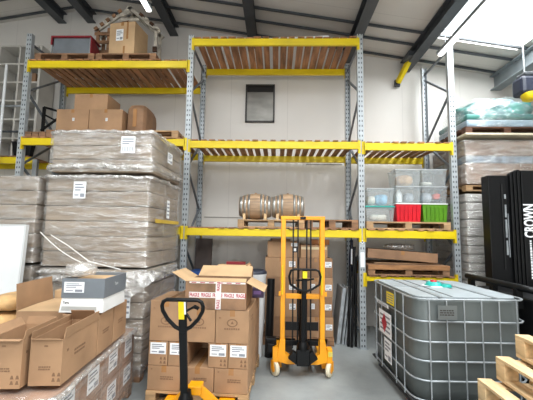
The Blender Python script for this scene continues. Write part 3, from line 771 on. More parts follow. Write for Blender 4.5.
# leaned boards and black things by the upright
def leanboard(lab,x,y,th,Wd,H,m,tilt,rz,name='leaning_panel',cat='panel'):
    t=E(name,lab,cat,(x,y,0),0,rot=(0,R(tilt),R(rz)))
    MB().box(-th/2,-Wd/2,0,th/2,Wd/2,H).build('sheet',m,t,.004)
    e=MB(); e.box(-th/2-.002,-Wd/2-.004,.0,th/2+.002,-Wd/2,H); e.build('edge_trim',GALV,t)
    return t
g='panels leaning beside the rack upright'
LP=mat('pale_grey_panel',(176,178,178),.5,var=.06)
tag(leanboard('pale grey panel, the leftmost leaning beside the rack upright',-.345,.42,.05,.5,.86,LP,7,0),group=g)
tag(leanboard('pale grey panel, second from the left beside the rack upright',-.275,.42,.025,.5,.86,LP,7,0),group=g)
tag(leanboard('black-edged panel leaning between pale panels and rack upright',-.235,.42,.02,.5,.84,BLACK,7,0),group=g)
tag(leanboard('white edged panel, nearest the black poles beside the rack upright',-.195,.42,.022,.5,.82,WPL,7,0),group=g)
for k,(x0,x1,y,hh,l) in enumerate(((-.16,-.1,.06,1.5,'tallest black pole leaning beside the rack upright'),(-.2,-.16,.1,1.2,'short black pole leaning in front of the tallest one by the upright'),(-.09,-.075,.1,1.35,'black pole closest to the rack upright, behind it'))):
    tag(MB().cyl((x0,y,.0),(x1,y+.02,hh),.02).build('pole',BLACK),l,'pole',"poles beside the rack upright")
jb=E('hanging_bag','black bag with painted pale and blue glints hanging beside the rack upright','bag',(-.1,.29,1.1))
V=[];n=12
b=MB()
for j in range(9):
    u=j/8; 
    for i in range(n):
        a=2*math.pi*i/n; k=.04+.045*math.sin(math.pi*min(1,u*1.15+.06)); k*=1+.25*noise.noise(Vector((i*.8,j*.6,4)))
        V.append((k*.55*math.cos(a),k*.8*math.sin(a),.5*(u)))
b.add(V,[(j*n+i,j*n+(i+1)%n,(j+1)*n+(i+1)%n,(j+1)*n+i) for j in range(8) for i in range(n)]+[tuple(range(n-1,-1,-1)),tuple(range(8*n,9*n))],True); b.build('body',NAVY,jb)
MB().bar((-.02,-.085,.12),(-.015,-.085,.36),.022,.006).build('pale_glint',WLAB,jb); MB().bar((.03,-.09,.0),(.028,-.09,.15),.018,.006).build('blue_glint',BLUE,jb)  # thin pale and blue bars imitate glints on the bag
MB().tube([(0,0,.48),(0,0,.58),(.02,-.02,.6)],.008).build('strap',BLACK,jb)

# ------------------------------------------------------------------ yellow hand stacker
st=E('hand_stacker','yellow hydraulic hand stacker with black tiller standing on the concrete floor','stacker',(-1.0,-1.0,0))
xa,xb=-.225,.255
for x in (xa,xb):
    m=MB(); m.box(x-.028,-.05,.25,x+.028,.05,1.9); m.build('mast_post',ORA,st,.006)
    m=MB(); m.box(x-.018,-.068,.95,x+.0,-.0505,1.3); m.build('grip_rail',YEL,st,.006)
    m=MB(); m.box(x-.05 if x<0 else x+.02,-.075,.94,x-.02 if x<0 else x+.05,-.05,.99); m.build('grip_bracket',ORA,st)
MB().box(xa-.034,-.052,1.86,xb+.034,.052,1.905).build('top_crossbar',ORA,st,.006)
MB().box(-.02,-.056,1.865,.05,-.052,1.9).build('warning_plate',BLACK,st)
MB().box(xa+.034,-.045,.9,xb-.034,.03,.955).build('mid_crossbar',ORA,st,.006)
m=MB(); m.prism([(xa-.06,-.06,.17),(xa+.06,-.06,.14),(xb-.06,-.06,.14),(xb+.06,-.06,.17),(xb+.06,-.06,.25),(xb+.03,-.06,.42),(xb-.034,-.06,.42),(xb-.034,-.06,.26),(xb-.12,-.06,.2),(xa+.12,-.06,.2),(xa+.034,-.06,.26),(xa+.034,-.06,.42),(xa-.03,-.06,.42),(xa-.06,-.06,.25)],(0,.12,0)); m.build('base_frame',ORA,st,.004)
for s,x in ((-1,xa-.085),(1,xb+.085)):
    m=MB(); m.box(x-.03,-.07,.16,x+.03,.03,.33); m.box(min(x,x-s*.06),-.05,.18,max(x,x-s*.06),.02,.3); m.build('caster_bracket',ORA,st,.005)
    c=bpy.data.objects.new('caster',None); COL.objects.link(c); c.parent=st; c.location=(x,-.04,0); c.rotation_euler=(0,0,R(-28*s))
    MB().lathe([(-.024,.07),(-.024,.078),(-.014,.085),(.014,.085),(.024,.078),(.024,.07)],(0,0,.0855),(1,0,0),24).build('wheel',CREAM,c)
    MB().cyl((-.027,0,.0855),(.027,0,.0855),.042,n=18).build('hub',ORA,c)
    f=MB(); f.box(-.036,-.02,.07,-.029,.04,.17); f.box(.029,-.02,.07,.036,.04,.17); f.box(-.036,-.02,.163,.036,.04,.175); f.build('fork',ORA,c)
    l=MB(); l.box(x-s*.03-.05,.05,.06,x-s*.03+.05,.9,.13); l.build('straddle_leg',ORA,st,.005)
    MB().cyl((x-s*.03-.03,.86,.04),(x-s*.03+.03,.86,.04),.04).build('load_roller',CREAM,st)
m=MB(); m.box(xa-.2,.05,.22,xa-.07,.16,.4); m.box(xa-.18,-.02,.26,xa-.09,.05,.36); m.build('pedal_box',BLACK,st,.01)
m=MB(); m.box(xa+.036,.06,.5,xb-.036,.085,.6); m.box(xa+.036,.06,.32,xb-.036,.085,.38); m.build('fork_carriage',BLACK,st,.004)
for x in (xa+.1,xb-.1): MB().box(x-.05,.09,.02+.06,x+.05,.85,.125).build('lifting_fork',BLACK,st,.006)
for x in (-.1,-.04,.07,.12): MB().box(x-.009,.03,.3,x+.009,.045,1.86).build('lift_chain',BLACK,st)
MB().cyl((.015,.0,.2),(.015,.0,1.0),.04,n=18).build('hydraulic_cylinder',BLACK,st)
m=MB(); m.box(-.06,-.17,.16,.09,-.062,.34); m.lathe([(0,.06),(.05,.075),(.1,.05)],(.015,-.12,.33),(0,0,1),16); m.prism([(-.16,-.16,.24),(-.06,-.16,.17),(-.06,-.16,.3),(-.1,-.16,.33)],(0,.06,0)); m.prism([(.19,-.16,.24),(.09,-.16,.17),(.09,-.16,.3),(.13,-.16,.33)],(0,.06,0)); m.build('pump_housing',BLACK,st,.006)
m=MB(); m.bar((.015,-.13,.34),(.015,-.27,1.18),.055,.055); m.build('tiller_shaft',BLACK,st,.006)
hl=bpy.data.objects.new('tiller_handle',None); COL.objects.link(hl); hl.parent=st; hl.location=(.02,-.28,1.16)
P=[(-.02,0,-.13),(-.09,-.01,-.1),(-.165,-.02,-.05),(-.18,-.025,.04),(-.16,-.03,.105),(-.12,-.03,.12),(.12,-.03,.12),(.16,-.03,.105),(.18,-.025,.04),(.165,-.02,-.05),(.09,-.01,-.1),(.02,0,-.13)]
MB().tube(P,.014,8).build('loop',BLACK,hl)
MB().box(-.026,-.03,.02,.026,-.012,.1).build('label',YLAB,hl); MB().box(-.03,-.012,-.13,.03,.02,.11).build('head',BLACK,hl,.006)
MB().bar((.03,-.02,.0),(.1,-.05,.02),.02,.02).build('release_lever',BLACK,hl); MB().bar((-.03,-.02,.0),(-.1,-.05,-.0),.02,.02).build('release_lever',BLACK,hl)
tag(label(st,(xb+.088,-.071,.27),.05,.06,'f',2,YLAB),'small yellow notice')

# ------------------------------------------------------------------ carton pallet and pallet truck
CPA=R(-2.6)
def cp(x,y,z):
    q=Matrix.Rotation(CPA,3,'Z')@Vector((x+1.571,y+1.83,0)); return (q.x-1.571,q.y-1.83,z)
CPX=-2.075; CPY=-1.27
pallet('pale pallet carrying the kraft cartons beside the yellow pallet truck',cp(CPX,CPY,0),1.02,1.14,.125,WOOD,7,rz=CPA)
g='kraft cartons on the low pallet'
x0=-2.582; zb=.127; dy=(-1.83,-1.27,-.715)
def kc(lab,xa,xb,ya,yb,za,zb_,group=g):
    return carton('cardboard_box',lab,cp((xa+xb)/2,(ya+yb)/2,za),xb-xa-.006,yb-ya-.006,zb_-za-.003,CARD,CPA,group)
cols3=[-2.582,-2.245,-1.908,-1.571]; cn=['left','middle','right']
cols5=[-2.582+.2022*k for k in range(6)]; c5=['leftmost','second','third','fourth','rightmost']
hid='kraft carton in the hidden back rows of the low pallet beside the pallet truck'
for r_ in (0,1):
    for c in range(3):
        lab='%s kraft carton in the bottom front row of the low pallet'%cn[c] if r_==0 else ('bottom kraft carton at the back right of the low pallet' if c==2 else hid)
        o=kc(lab,cols3[c],cols3[c+1],dy[r_],dy[r_+1],zb,zb+.235)
        if r_==0: textblock(o,(.03,-.279,.12),.13,.04,'f',2); textblock(o,(-.12,-.279,.2),.025,.02,'f',1)
for r_ in (0,1):
    for c in range(5):
        if c==2 and r_==0: continue
        lab='%s narrow white-labelled carton in the second front row of the low pallet'%c5[c] if r_==0 else ('narrow carton at the back right in the second row of the low pallet' if c==4 else hid)
        o=kc(lab,cols5[c],cols5[c+1],dy[r_],dy[r_+1],zb+.236,zb+.47)
        if r_==0: label(o,(0,-.279,.165),.16,.11,'f',0); handling_marks(o,(.02,-.279,.02),.025)
for r_ in (0,1):
    for c in range(3):
        hh=.87 if c==0 and r_==0 else .795
        lab='%s tall kraft carton with oval logo in the top front row of the low pallet'%cn[c] if r_==0 else '%s tall kraft carton in the top back row of the low pallet'%cn[c]
        o=kc(lab,cols3[c],cols3[c+1],dy[r_],dy[r_+1],zb+.471,zb+hh)
        if r_==0: logo(o,(0,-.279,.17),.13); textblock(o,(-.12,-.279,hh-.55),.025,.02,'f',1)
        if c==2: textblock(o,(.1655,.0,.2),.12,.06,'r',2)
ztp=zb+.797
fr=open_carton('fragile_box','brown open box crossed with red FRAGILE tape on the low carton pallet',cp(-1.915,-1.6,ztp),.62,.46,.27,
   {'back':(150,.2,CARDL),'left':(150,.17,CARDL),'right':(206,.2,CARDL),'front':(12,.1,CARDL)},mat('scuffed_brown_cardboard',(140,106,78),.6,var=.16,scale=(5,5,5),bump=.5,bscale=9),CPA,cat='cardboard box')
ft=MB(); ft.box(-.27,-.2312,.11,.295,-.2302,.165); a=ft.build('fragile_tape',FRAG,fr)
for k in range(5): text_part('tape_text','FRAGILE',.1,FRED,a,(-.215+k*.118,-.2318,.1375),FRONT,height=.038)
ft=MB(); ft.box(.0,-.2322,.0,.055,-.2312,.27); ft.box(.0,-.2322,.27,.055,-.14,.2712); b=ft.build('fragile_tape',FRAG,fr)
for k,z in enumerate((.05,.225)): text_part('tape_text','FRAGILE',.09,FRED,b,(.0275,-.2328,z),(R(90),R(-90),0),height=.032)
ft=MB(); ft.box(-.27,-.2325,.252,.3,-.2312,.268); c=ft.build('fragile_tape',FRAG,fr)
for k in range(6): MB().box(-.25+k*.09,-.2332,.256,-.2+k*.09,-.2326,.264).build('tape_text',FRED,c)
ob=open_carton('cardboard_box','open kraft box behind the FRAGILE box on the low pallet',cp(-1.86,-1.02,ztp),.42,.36,.3,{'front':(30,.14,CARDL),'back':(28,.14,CARDL),'left':(165,.1,CARD),'right':(60,.1,CARD)},CARD,CPA)
MB().box(-.12,.05,.302,.12,.12,.4).build('dark_strip',DRED,ob)
pb=E('dark_box','small dark purple box on the back right carton of the low pallet','box',cp(-1.59,-1.08,ztp))
MB().box(-.035,-.08,0,.1,.08,.11).build('body',mat('dark_purple_card',(52,34,62),.5,var=.1),pb,.004); MB().box(-.02,-.0812,.04,.07,-.0802,.08).build('print',mat('violet_print',(110,80,130),.6,var=.05),pb)
wb=E('plastic_bin','tall white plastic bin with dark lid behind the low carton pallet','bin',(-1.62,-.38,0))
MB().lathe([(0,.13),(1.08,.17),(1.1,.178),(1.12,.178)],(0,0,0),(0,0,1),24).build('body',WPL,wb); MB().lathe([(1.12,.18),(1.15,.18),(1.17,.15)],(0,0,0),(0,0,1),24).build('lid',NAVY,wb)
tag(MB().cyl((-1.40,-.42,0),(-1.38,-.38,1.05),.055,n=18).build('fabric_roll',BLACK),'black roll standing upright between the low cartons and the yellow stacker','roll')
bp=E('plastic_crate','blue plastic crate behind the tall wrapped stack beside the rack upright','crate',(-2.4,.35,0))
MB().box(-.27,-.3,0,.2,.3,1.08).build('body',BLUE,bp,.01); 
for k in range(4): MB().box(-.25,-.306,.2+k*.24,.18,-.3005,.24+k*.24).build('rib',BLUE,bp)
dm=E('mesh_panel','dark brown board standing on the blue crate against the rack upright','panel',(-2.52,.4,1.085),0,rot=(R(-4),0,0))
MB().box(-.14,-.012,0,.14,.012,.5).build('sheet',mat('dark_brown_board',(70,58,52),.7,var=.15),dm,.003)

# pallet truck in front of that pallet
pt=E('pallet_truck','yellow pallet truck with black loop handle parked under the low carton pallet','pallet truck',(-2.03,-2.3,0))
m=MB()
for x in (-.26,.26): m.box(x-.075,.25,.045,x+.075,1.5,.09)
m.build('fork',ORA,pt,.006)
m=MB()
m.bar((.03,.2,.3),(.25,.28,.07),.06,.075); m.bar((-.03,.2,.3),(-.25,.28,.07),.06,.075); m.box(-.05,.13,.26,.07,.26,.335); m.build('fork_frame',ORA,pt,.006)
m=MB(); m.lathe([(.12,.06),(.26,.065),(.29,.05),(.33,.045)],(-.045,.07,0),(0,0,1),18); m.box(-.09,.02,.1,.09,.16,.2); m.build('pump',BLACK,pt)
for x in (-.055,.055): MB().cyl((x-.025,.05,.092),(x+.025,.05,.092),.09,n=22).build('steer_wheel',RUB,pt)
for x in (-.26,.26): MB().cyl((x-.04,1.4,.041),(x+.04,1.4,.041),.04,n=18).build('load_roller',CREAM,pt)
m=MB(); m.bar((-.055,.06,.3),(-.005,-.27,1.0),.062,.045); m.build('tiller_shaft',BLACK,pt,.006)
hl=bpy.data.objects.new('tiller_handle',None); COL.objects.link(hl); hl.parent=pt; hl.location=(.0,-.3,1.06); hl.rotation_euler=(R(12),0,0)
P=[(-.02,0,-.13),(-.06,0,-.11),(-.12,0,-.045),(-.155,0,.02),(-.16,0,.06),(-.148,0,.095),(-.12,0,.11),(.12,0,.11),(.148,0,.095),(.16,0,.06),(.155,0,.02),(.12,0,-.045),(.06,0,-.11),(.02,0,-.13)]
MB().tube(P,.0155,9).build('loop',BLACK,hl)
MB().box(-.03,-.014,-.15,.032,.014,.105).build('head',BLACK,hl,.005); MB().box(-.028,-.017,-.04,.016,-.0145,.1).build('notice',YLAB,hl); MB().box(.016,-.017,.0,.03,-.0145,.1).build('label',WLAB,hl)
m=MB(); m.bar((.03,0,.02),(.1,-.02,.07),.016,.016); m.bar((.095,-.02,.07),(.13,-.02,.05),.02,.02); m.build('release_lever',BLACK,hl)
MB().bar((.03,0,.0),(.07,-.02,-.05),.014,.014).build('lower_lever',BLACK,hl)

# ------------------------------------------------------------------ front left wrapped load with open boxes
FX,FY,FR_=-3.315,-2.42,R(5)
LT=.68
ld=E('wrapped_pallet_load','near low film-wrapped load of labelled brown boxes in the left foreground','wrapped pallet',(FX,FY,0),FR_)
pallet(None,(0,0,0),1.16,1.55,.12,WOODD,7,parent=ld)
LBR=mat('wrapped_brown_carton',(160,122,96),.6,var=.1,scale=(4,4,4))
for r_,(za,zb_) in enumerate(((.121,.39),(.391,.66))):
    for k in range(4):
        y0=-.79+k*.395; 
        for x_ in (-.58,0):
            b=MB().box(x_+.003,y0+.003,za,x_+.577,y0+.392,zb_).build('carton',LBR,ld,.008)
        tag(label(b,(.578,y0+.21,(za+zb_)/2+.01),.2,.16,'r',0),None)
zs=[.06]+[.1+.028*k for k in range(21)]
film_shell(1.16,1.6,zs,41.,.013,off=.012,pinch=(.39,)).build('stretch_film',FILM,ld)
bunch(1.19,1.63,.655,.02,4.4,.02).build('film_roll',FILM2,ld)

Mr=Matrix.Rotation(FR_,4,'Z')
def on(lx,ly,lz=LT+.018):
    p=Mr@Vector((lx,ly,0)); return (FX+p.x,FY+p.y,lz)
zb=LT+.022
RX=.6
# B : open box at the near right corner ; A : its left neighbour
def prints(o,Wd,Dp,H):
    textblock(o,(0,-Dp/2-.0008,H*.38),Wd*.42,.03,'f',2); handling_marks(o,(Wd*.22,-Dp/2-.0008,.025),.022); textblock(o,(0,-Dp/2-.0008,H*.86),.03,.018,'f',1)
    textblock(o,(Wd/2+.0008,-.02,H*.55),Dp*.3,.05,'r',2); textblock(o,(Wd/2+.0008,-Dp*.36,H*.7),.03,.03,'r',1)
B=open_carton('open_cardboard_box','open kraft box with raised flaps at the near corner of the foreground load',on(RX-.125,-.42),.2,.52,.285,
   {'right':(97,.07,CARD),'left':(84,.045,CARD),'back':(55,.1,CARD),'front':(150,.02,CARD)},CARD,FR_); prints(B,.2,.52,.285)
A=open_carton('open_cardboard_box','open kraft box cut by the left edge, standing on the foreground load',on(RX-.36,-.53),.22,.38,.3,
   {'right':(94,.05,CARD),'left':(120,.06,CARD),'back':(100,.05,CARD),'front':(200,.02,CARD)},CARD,FR_); prints(A,.22,.38,.3)
# narrow closed boxes along the right edge
D1=carton('cardboard_box','kraft carton under the grey and white box, directly behind the open corner box',on(RX-.165,.0),.29,.3,.32,CARD,FR_); textblock(D1,(.1458,0,.16),.13,.04,'r',2); textblock(D1,(.02,-.151,.22),.12,.03,'f',1)
D2=carton('cardboard_box','kraft carton under the rear of the grey and white box at the load edge',on(RX-.165,.33),.29,.32,.32,CARD,FR_); textblock(D2,(.1458,0,.16),.12,.04,'r',2)
C=open_carton('cardboard_box','wide kraft box with one raised flap at the left of the foreground load',on(.075,.22),.4,.54,.32,
   {'front':(2,.275,CARDL),'back':(2,.275,CARDL),'left':(96,.22,CARD)},CARD,FR_)
sb=carton('cardboard_box','small pale carton behind the raised flap of the wide kraft box',on(-.02,.63),.22,.24,.4,CARDL,FR_)
# grey/white product box
gw=E('product_box','white box with dark grey lid and torn plastic on top, on the foreground cartons','box',on(RX-.155,.16,zb+.328),R(3))
WB=mat('white_printed_card',(232,232,230),.45,var=.02)
MB().hexa([(-.18,-.31,0),(.17,-.31,0),(.17,.15,0),(-.18,.15,0),(-.165,-.295,.125),(.165,-.295,.125),(.165,.14,.125),(-.165,.14,.125)]).build('base',WB,gw,.004)
b=MB(); k=.008; x0,x1,y0,y1,z0,z1=-.17,.172,-.302,.148,.115,.27
b.box(x0,y0,z0,x1,y0+k,z1); b.box(x0,y1-k,z0,x1,y1,z1); b.box(x0,y0+k,z0,x0+k,y1-k,z1); b.box(x1-k,y0+k,z0,x1,y1-k,z1)
b.box(x0+k,y0+k,.2,x1-k,y1-k,.205); lid=b.build('lid',GREYB,gw)
l=label(lid,(-.07,y0-.001,.2),.16,.085,'f',0)
text_part('printed_word','Tagu',.07,mat('pale_print',(200,204,206),.6,var=.02),lid,(x1+.001,-.07,.2),RIGHT)
text_part('printed_word','Tagu',.05,DPRINT,gw,(-.125,-.3095,.078),(R(97),0,0))
MB().hexa([(-.16,-.311,.02),(.12,-.311,.02),(.12,-.31,.02),(-.16,-.31,.02),(-.158,-.3075,.05),(.12,-.3075,.05),(.12,-.3065,.05),(-.158,-.3065,.05)]).build('grey_stripe',mat('pale_grey_ink',(176,176,172),.5,var=.05),gw)
cb=MB()
for f in range(2): pass
cb.box(x0+.012,y0+.012,.206,x1-.012,y1-.012,.245); cb.build('inner_flaps',CARDL,gw,.004)
lump('plastic_sheet','crumpled clear plastic lying on top of the grey lidded box','plastic sheet',(-2.97,-2.38,zb+.328+.272),.2,.26,.11,FILM2,17)
cr=MB()
cr.tube([Vector((-4.04,-1.41,1.66)).lerp(Vector((-3.03,-2.08,1.34)),k/10)-Vector((0,0,.05*math.sin(math.pi*k/10))) for k in range(11)],.006,6); tag(cr.build('cord',CORD),'white cord running from the tall stack to the plastic on the grey lidded box','cord')
cr=MB(); cr.tube([(-3.9,-1.43,1.63),(-3.55,-1.65,1.52),(-3.15,-1.95,1.385),(-2.8,-2.02,1.32)],.006,6); tag(cr.build('cord',CORD),'white cord reaching the far right rim of the grey lidded box','cord')
# paper sacks
g='kraft paper sacks at the left of the load'
for k,(lx,ly,z,l) in enumerate(((-.34,.22,zb,'bottom crumpled kraft paper sack at the left edge on the foreground load'),(-.33,.25,zb+.14,'middle crumpled kraft paper sack at the left edge on the foreground load'),(-.33,.28,zb+.28,'top crumpled kraft paper sack at the left edge, below the white board'))):
    o=lump('paper_sack',l,'paper sack',on(lx,ly,z),.3,.55,.13,KRAFTP,30+k*3); o['group']=g
# white board
wbd=E('white_board','large plain white board with a pale frame leaning at the left edge','board',(-4.6,-1.62,0),0,rot=(R(-3),0,0))
MB().box(-.5,-.02,0,.475,.02,1.73).build('sheet',WHITE,wbd,.003)
e=MB(); e.box(.475,-.024,0,.495,.022,1.73); e.box(-.5,-.024,1.73,.495,.022,1.745); e.build('frame',mat('pale_aluminium_edge',(206,208,208),.4,var=.03),wbd)

# ------------------------------------------------------------------ IBC tank
IX,IY=.525,-1.27; iw,idp,ih=1.09,1.34,1.13
ib=E('liquid_tank','grey caged bulk liquid tank with teal cap standing right of the aisle','tank',(IX,IY,0),R(1.5))
per=rrect(iw-.05,idp-.05,.14,.08)
m=MB(); n=len(per); rows=[(.15,.95),(.17,1.),(.6,1.0),(1.06,1.),(1.085,.985),(1.095,.95)]
m.add([(p.x*s,p.y*s,z) for z,s in rows for p in per],[(j*n+i,j*n+(i+1)%n,(j+1)*n+(i+1)%n,(j+1)*n+i) for j in range(len(rows)-1) for i in range(n)],True)
m.add([(p.x*.95,p.y*.95,.15) for p in per],[tuple(range(n-1,-1,-1))]); m.build('tank_shell',IBCG,ib)
m=MB(); m.add([(p.x*.96,p.y*.96,z) for z in (1.095,1.105) for p in per],[(i,(i+1)%n,n+(i+1)%n,n+i) for i in range(n)]+[tuple(range(n,2*n))]); tp=m.build('top_panel',IBCT,ib)
m=MB()
for x in (-.28,.24): m.box(x-.02,-idp/2+.03,1.106,x+.02,idp/2-.03,1.113)
m.box(-.47,.02,1.106,-.302,.05,1.111); m.box(-.258,.02,1.106,.218,.05,1.111); m.build('top_bar',GALV,ib)
m=MB(); m.box(.1,-.1,1.1055,.13,.6,1.1075); m.box(-.16,-.6,1.1055,-.14,.6,1.1075); m.build('top_groove',DSTEEL,ib)
cp=MB().lathe([(0,.1),(.012,.1),(.016,.085),(.035,.08),(.045,.06),(.047,.01)],(.02,.12,1.106),(0,0,1),26).build('filler_cap',TEAL,ib); tag(cp,'teal filler cap')
MB().lathe([(.045,.035),(.062,.033),(.066,.01)],(.02,.12,1.106),(0,0,1),20).build('vent_plug',RED,cp)
MB().lathe([(0,.13),(.004,.128),(.006,.1)],(.02,.12,1.1055),(0,0,1),26).build('neck_ring',WPL,ib)
tag(MB().lathe([(0,.06),(.02,.055),(.03,.05)],(.12,.03,1.1065),(0,0,1),20).build('second_cap',TEAL,ib),'small teal cap')
pc=rrect(iw,idp,.15,.1)
for z in (.17,.35,.525,.7,.885,1.09): MB().tube([(p.x,p.y,z) for p in pc],.009,7,True).build('cage_hoop',GALV,ib)
for s,y in ((-1,-idp/2-.012),(1,idp/2+.012)):
    for x in (-.41,-.246,-.082,.082,.246,.41): MB().cyl((x,y*.995,.14),(x,y*.995,1.09),.0065,n=7).build('cage_bar',GALV,ib)
for x in (-iw/2-.012,iw/2+.012):
    for y in (-.42,-.2,.25,.45): MB().cyl((x*.995,y,.14),(x*.995,y,1.09),.0065,n=7).build('cage_bar',GALV,ib)
m=MB()
for x in (-.42,0,.42): m.box(x-.05,-idp/2+.02,0,x+.05,idp/2-.02,.03)
m.box(-iw/2,-idp/2,.125,iw/2,idp/2,.149)
for x in (-.42,0,.42):
    for y in (-.5,0,.5): m.box(x-.05,y-.07,.03,x+.05,y+.07,.125)
m.build('skid_base',DSTEEL,ib,.006)
tag(label(ib,(-iw/2-.026,-.1,.99),.22,.13,'l',2,YLAB),'yellow warning label')
l=label(ib,(-iw/2-.026,.08,.68),.4,.26,'l',2)
MB().prism([(-.02,-.11,.003),(.07,0,.003),(-.02,.11,.003),(-.11,0,.003)],(0,0,.001)).build('hazard_diamond',FRED,l)
label(ib,(-iw/2-.026,.0,.4),.22,.24,'l',0); label(ib,(-iw/2-.026,.16,.88),.4,.035,'l',2)
m=MB().box(-.34,-idp/2-.028,.91,-.16,-idp/2-.024,1.04).build('data_plate',mat('data_plate_grey',(112,118,118),.4,metal=.3,var=.04),ib); textblock(m,(-.25,-idp/2-.0285,.975),.14,.06,'f',3,DPRINT)

# ------------------------------------------------------------------ stepped pallets at the right foreground
g='stepped pale pallets in the right foreground'
proto=None
spec=[(0,.17,'lowest'),(1,.17,'second'),(2,.17,'third'),(3,.17,'fourth'),(4,.31,'second highest'),(5,.46,'topmost')]
for k,dx,nm in spec:
    loc=(dx+.6,-3.22,.16*k+.001*k)
    lab='%s fresh pine pallet of the stepped pile at the right foreground'%nm
    if proto is None:
        proto=E('pallet',lab,'pallet',loc,R(-2),g)
        Wd,Dp,H=1.2,1.2,.16
        b=MB()
        for i in range(7): 
            x=-Wd/2+.05+(Wd-.1)*i/6; b.box(x-.05,-Dp/2,H-.022,x+.05,Dp/2,H)
        b.build('top_boards',WOODN,proto,.003)
        b=MB()
        for y in (-Dp/2+.05,0,Dp/2-.05): b.box(-Wd/2,y-.05,H-.044,Wd/2,y+.05,H-.0225)
        b.build('stringer_boards',WOODN,proto,.003)
        blk=MB().box(-.05,-.05,.0225,.05,.05,H-.0445).build('block',WOODN,proto,.003,loc=(-Wd/2+.05,-Dp/2+.05,0))
        for x in (-Wd/2+.05,0,Wd/2-.05):
            for y in (-Dp/2+.05,0,Dp/2-.05):
                if (x,y)!=(-Wd/2+.05,-Dp/2+.05): c=blk.copy(); COL.objects.link(c); c.parent=proto; c.location=(x,y,0)
        b=MB()
        for x in (-Wd/2+.05,0,Wd/2-.05): b.box(x-.05,-Dp/2,0,x+.05,Dp/2,.022)
        b.build('bottom_boards',WOODN,proto,.003)
    else: dup(proto,loc,R(-2),lab,g)

# ------------------------------------------------------------------ stacks beyond the right upright
ss=E('wrapped_pallet_load','stack of pale slabs in film below the wrapped brown cartons at far right','wrapped pallet',(2.16,.42,0))
for k in range(17):
    z=.13+k*.13; MB().obox((random.uniform(-.015,.015),random.uniform(-.015,.015),z+.06),1.22,1.0,.115,(0,random.uniform(-.008,.008),0)).build('slab',SLAB,ss,.012)
pallet(None,(0,0,0),1.2,1.0,.125,WOODD,6,parent=ss)
film_shell(1.24,1.02,[.06+.04*k for k in range(57)],77.,.012,off=.012,pinch=[.13+.13*k for k in range(1,17)]).build('stretch_film',FILM,ss)
pallet('pale dusty pallet between the slab stack and wrapped brown cartons at far right',(2.16,.42,2.37),1.24,1.04,.09,WOOD,6)
LB2=mat('dull_brown_carton',(138,114,96),.6,var=.12,scale=(3,3,8))
wc=E('wrapped_pallet_load','film-wrapped brown cartons with a blue-grey ribbed layer, high at far right','wrapped pallet',(2.18,.42,2.465))
for i,(h,mm) in enumerate(((.33,LB2),(.11,BLSTR),(.24,LB2))):
    z=(0,.332,.444)[i]
    for y in (-.27,.27): MB().box(-.64,y-.265,z+.001,.64,y+.265,z+h).build('carton' if mm is LB2 else 'ribbed_layer',mm,wc,.01)
film_shell(1.3,1.08,[.02+.035*k for k in range(20)],91.,.014,off=.012,pinch=(.332,.444)).build('stretch_film',FILM,wc)
bo=tag(MB().hexa([(1.5,-.22,3.205),(2.9,-.22,3.205),(2.9,.9,3.205),(1.5,.9,3.205),(1.5,-.22,3.235),(2.9,-.22,3.235),(2.9,.9,3.235),(1.5,.9,3.235)]).build('board',mat('cream_board',(222,212,186),.6,var=.05),None,.004),'cream board lying across the wrapped brown cartons at far right','board')
dp=pallet('dark brown pallet under the green wrapped bundle high at far right',(2.2,.4,3.238),1.26,1.0,.13,mat('dark_pallet_wood',(96,64,48),.8,var=.2,scale=(3,14,14),island=.1),6)
gb=E('wrapped_bundle','green and pale blue plastic-wrapped bundle on top of the far right stack','bundle',(2.22,.42,3.372))
V=[];n=20
b=MB(); k=10
def dome(sx,sy,sz,seed,e=.5,na=26,nb=12,amp=.12,fq=2.2):
    V=[]
    for j in range(nb+1):
        th=math.pi/2*j/nb
        for i in range(na):
            a=2*math.pi*i/na; p=Vector((math.cos(th)*math.cos(a),math.cos(th)*math.sin(a),math.sin(th)))
            p=Vector([abs(c)**e*(1 if c>0 else -1) for c in p]); kk=1+amp*noise.noise(p*fq+Vector((seed,0,0)))+amp*.4*noise.noise(p*fq*3.3+Vector((seed,2,0)))
            V.append((p.x*sx/2*kk,p.y*sy/2*kk,p.z*sz*kk))
    F=[(j*na+i,j*na+(i+1)%na,(j+1)*na+(i+1)%na,(j+1)*na+i) for j in range(nb) for i in range(na)]
    return MB().add(V,F,True)
for j,(z,h,mm) in enumerate(((.0,.13,BWRAP),(.131,.09,GREENW))): MB().obox((0,0,z+h/2),1.2,.94,h).build('layer',mm,gb,.03)
d=dome(1.16,.9,.3,5.,e=.75,amp=.3,fq=2.6); d.build('folded_sheet',GREENW,gb,loc=(.04,0,.215))
d=dome(.5,.36,.2,15.,amp=.2); d.build('folded_sheet',BWRAP,gb,loc=(.1,-.2,.3))
d=dome(1.3,1.06,.56,9.,e=.6,amp=.1); d.build('plastic_cover',film_mat('clear_dust_cover',(222,236,236),.17,.1,(5,5,7)),gb,loc=(.02,0,.0))
sh=MB(); V=[];n=10
for j in range(9):
    for i in range(7):
        q=Vector((-.66-.02*math.sin(i*.9),-.5+i*.17,-j*.04+.36)); q+=Vector((noise.noise(q*4)*.03,noise.noise(q*5)*.03,noise.noise(q*3)*.04)); V.append(q)
sh.add(V,[(j*7+i,j*7+i+1,(j+1)*7+i+1,(j+1)*7+i) for j in range(8) for i in range(6)],True); sh.build('hanging_film',_M['clear_dust_cover'],gb)

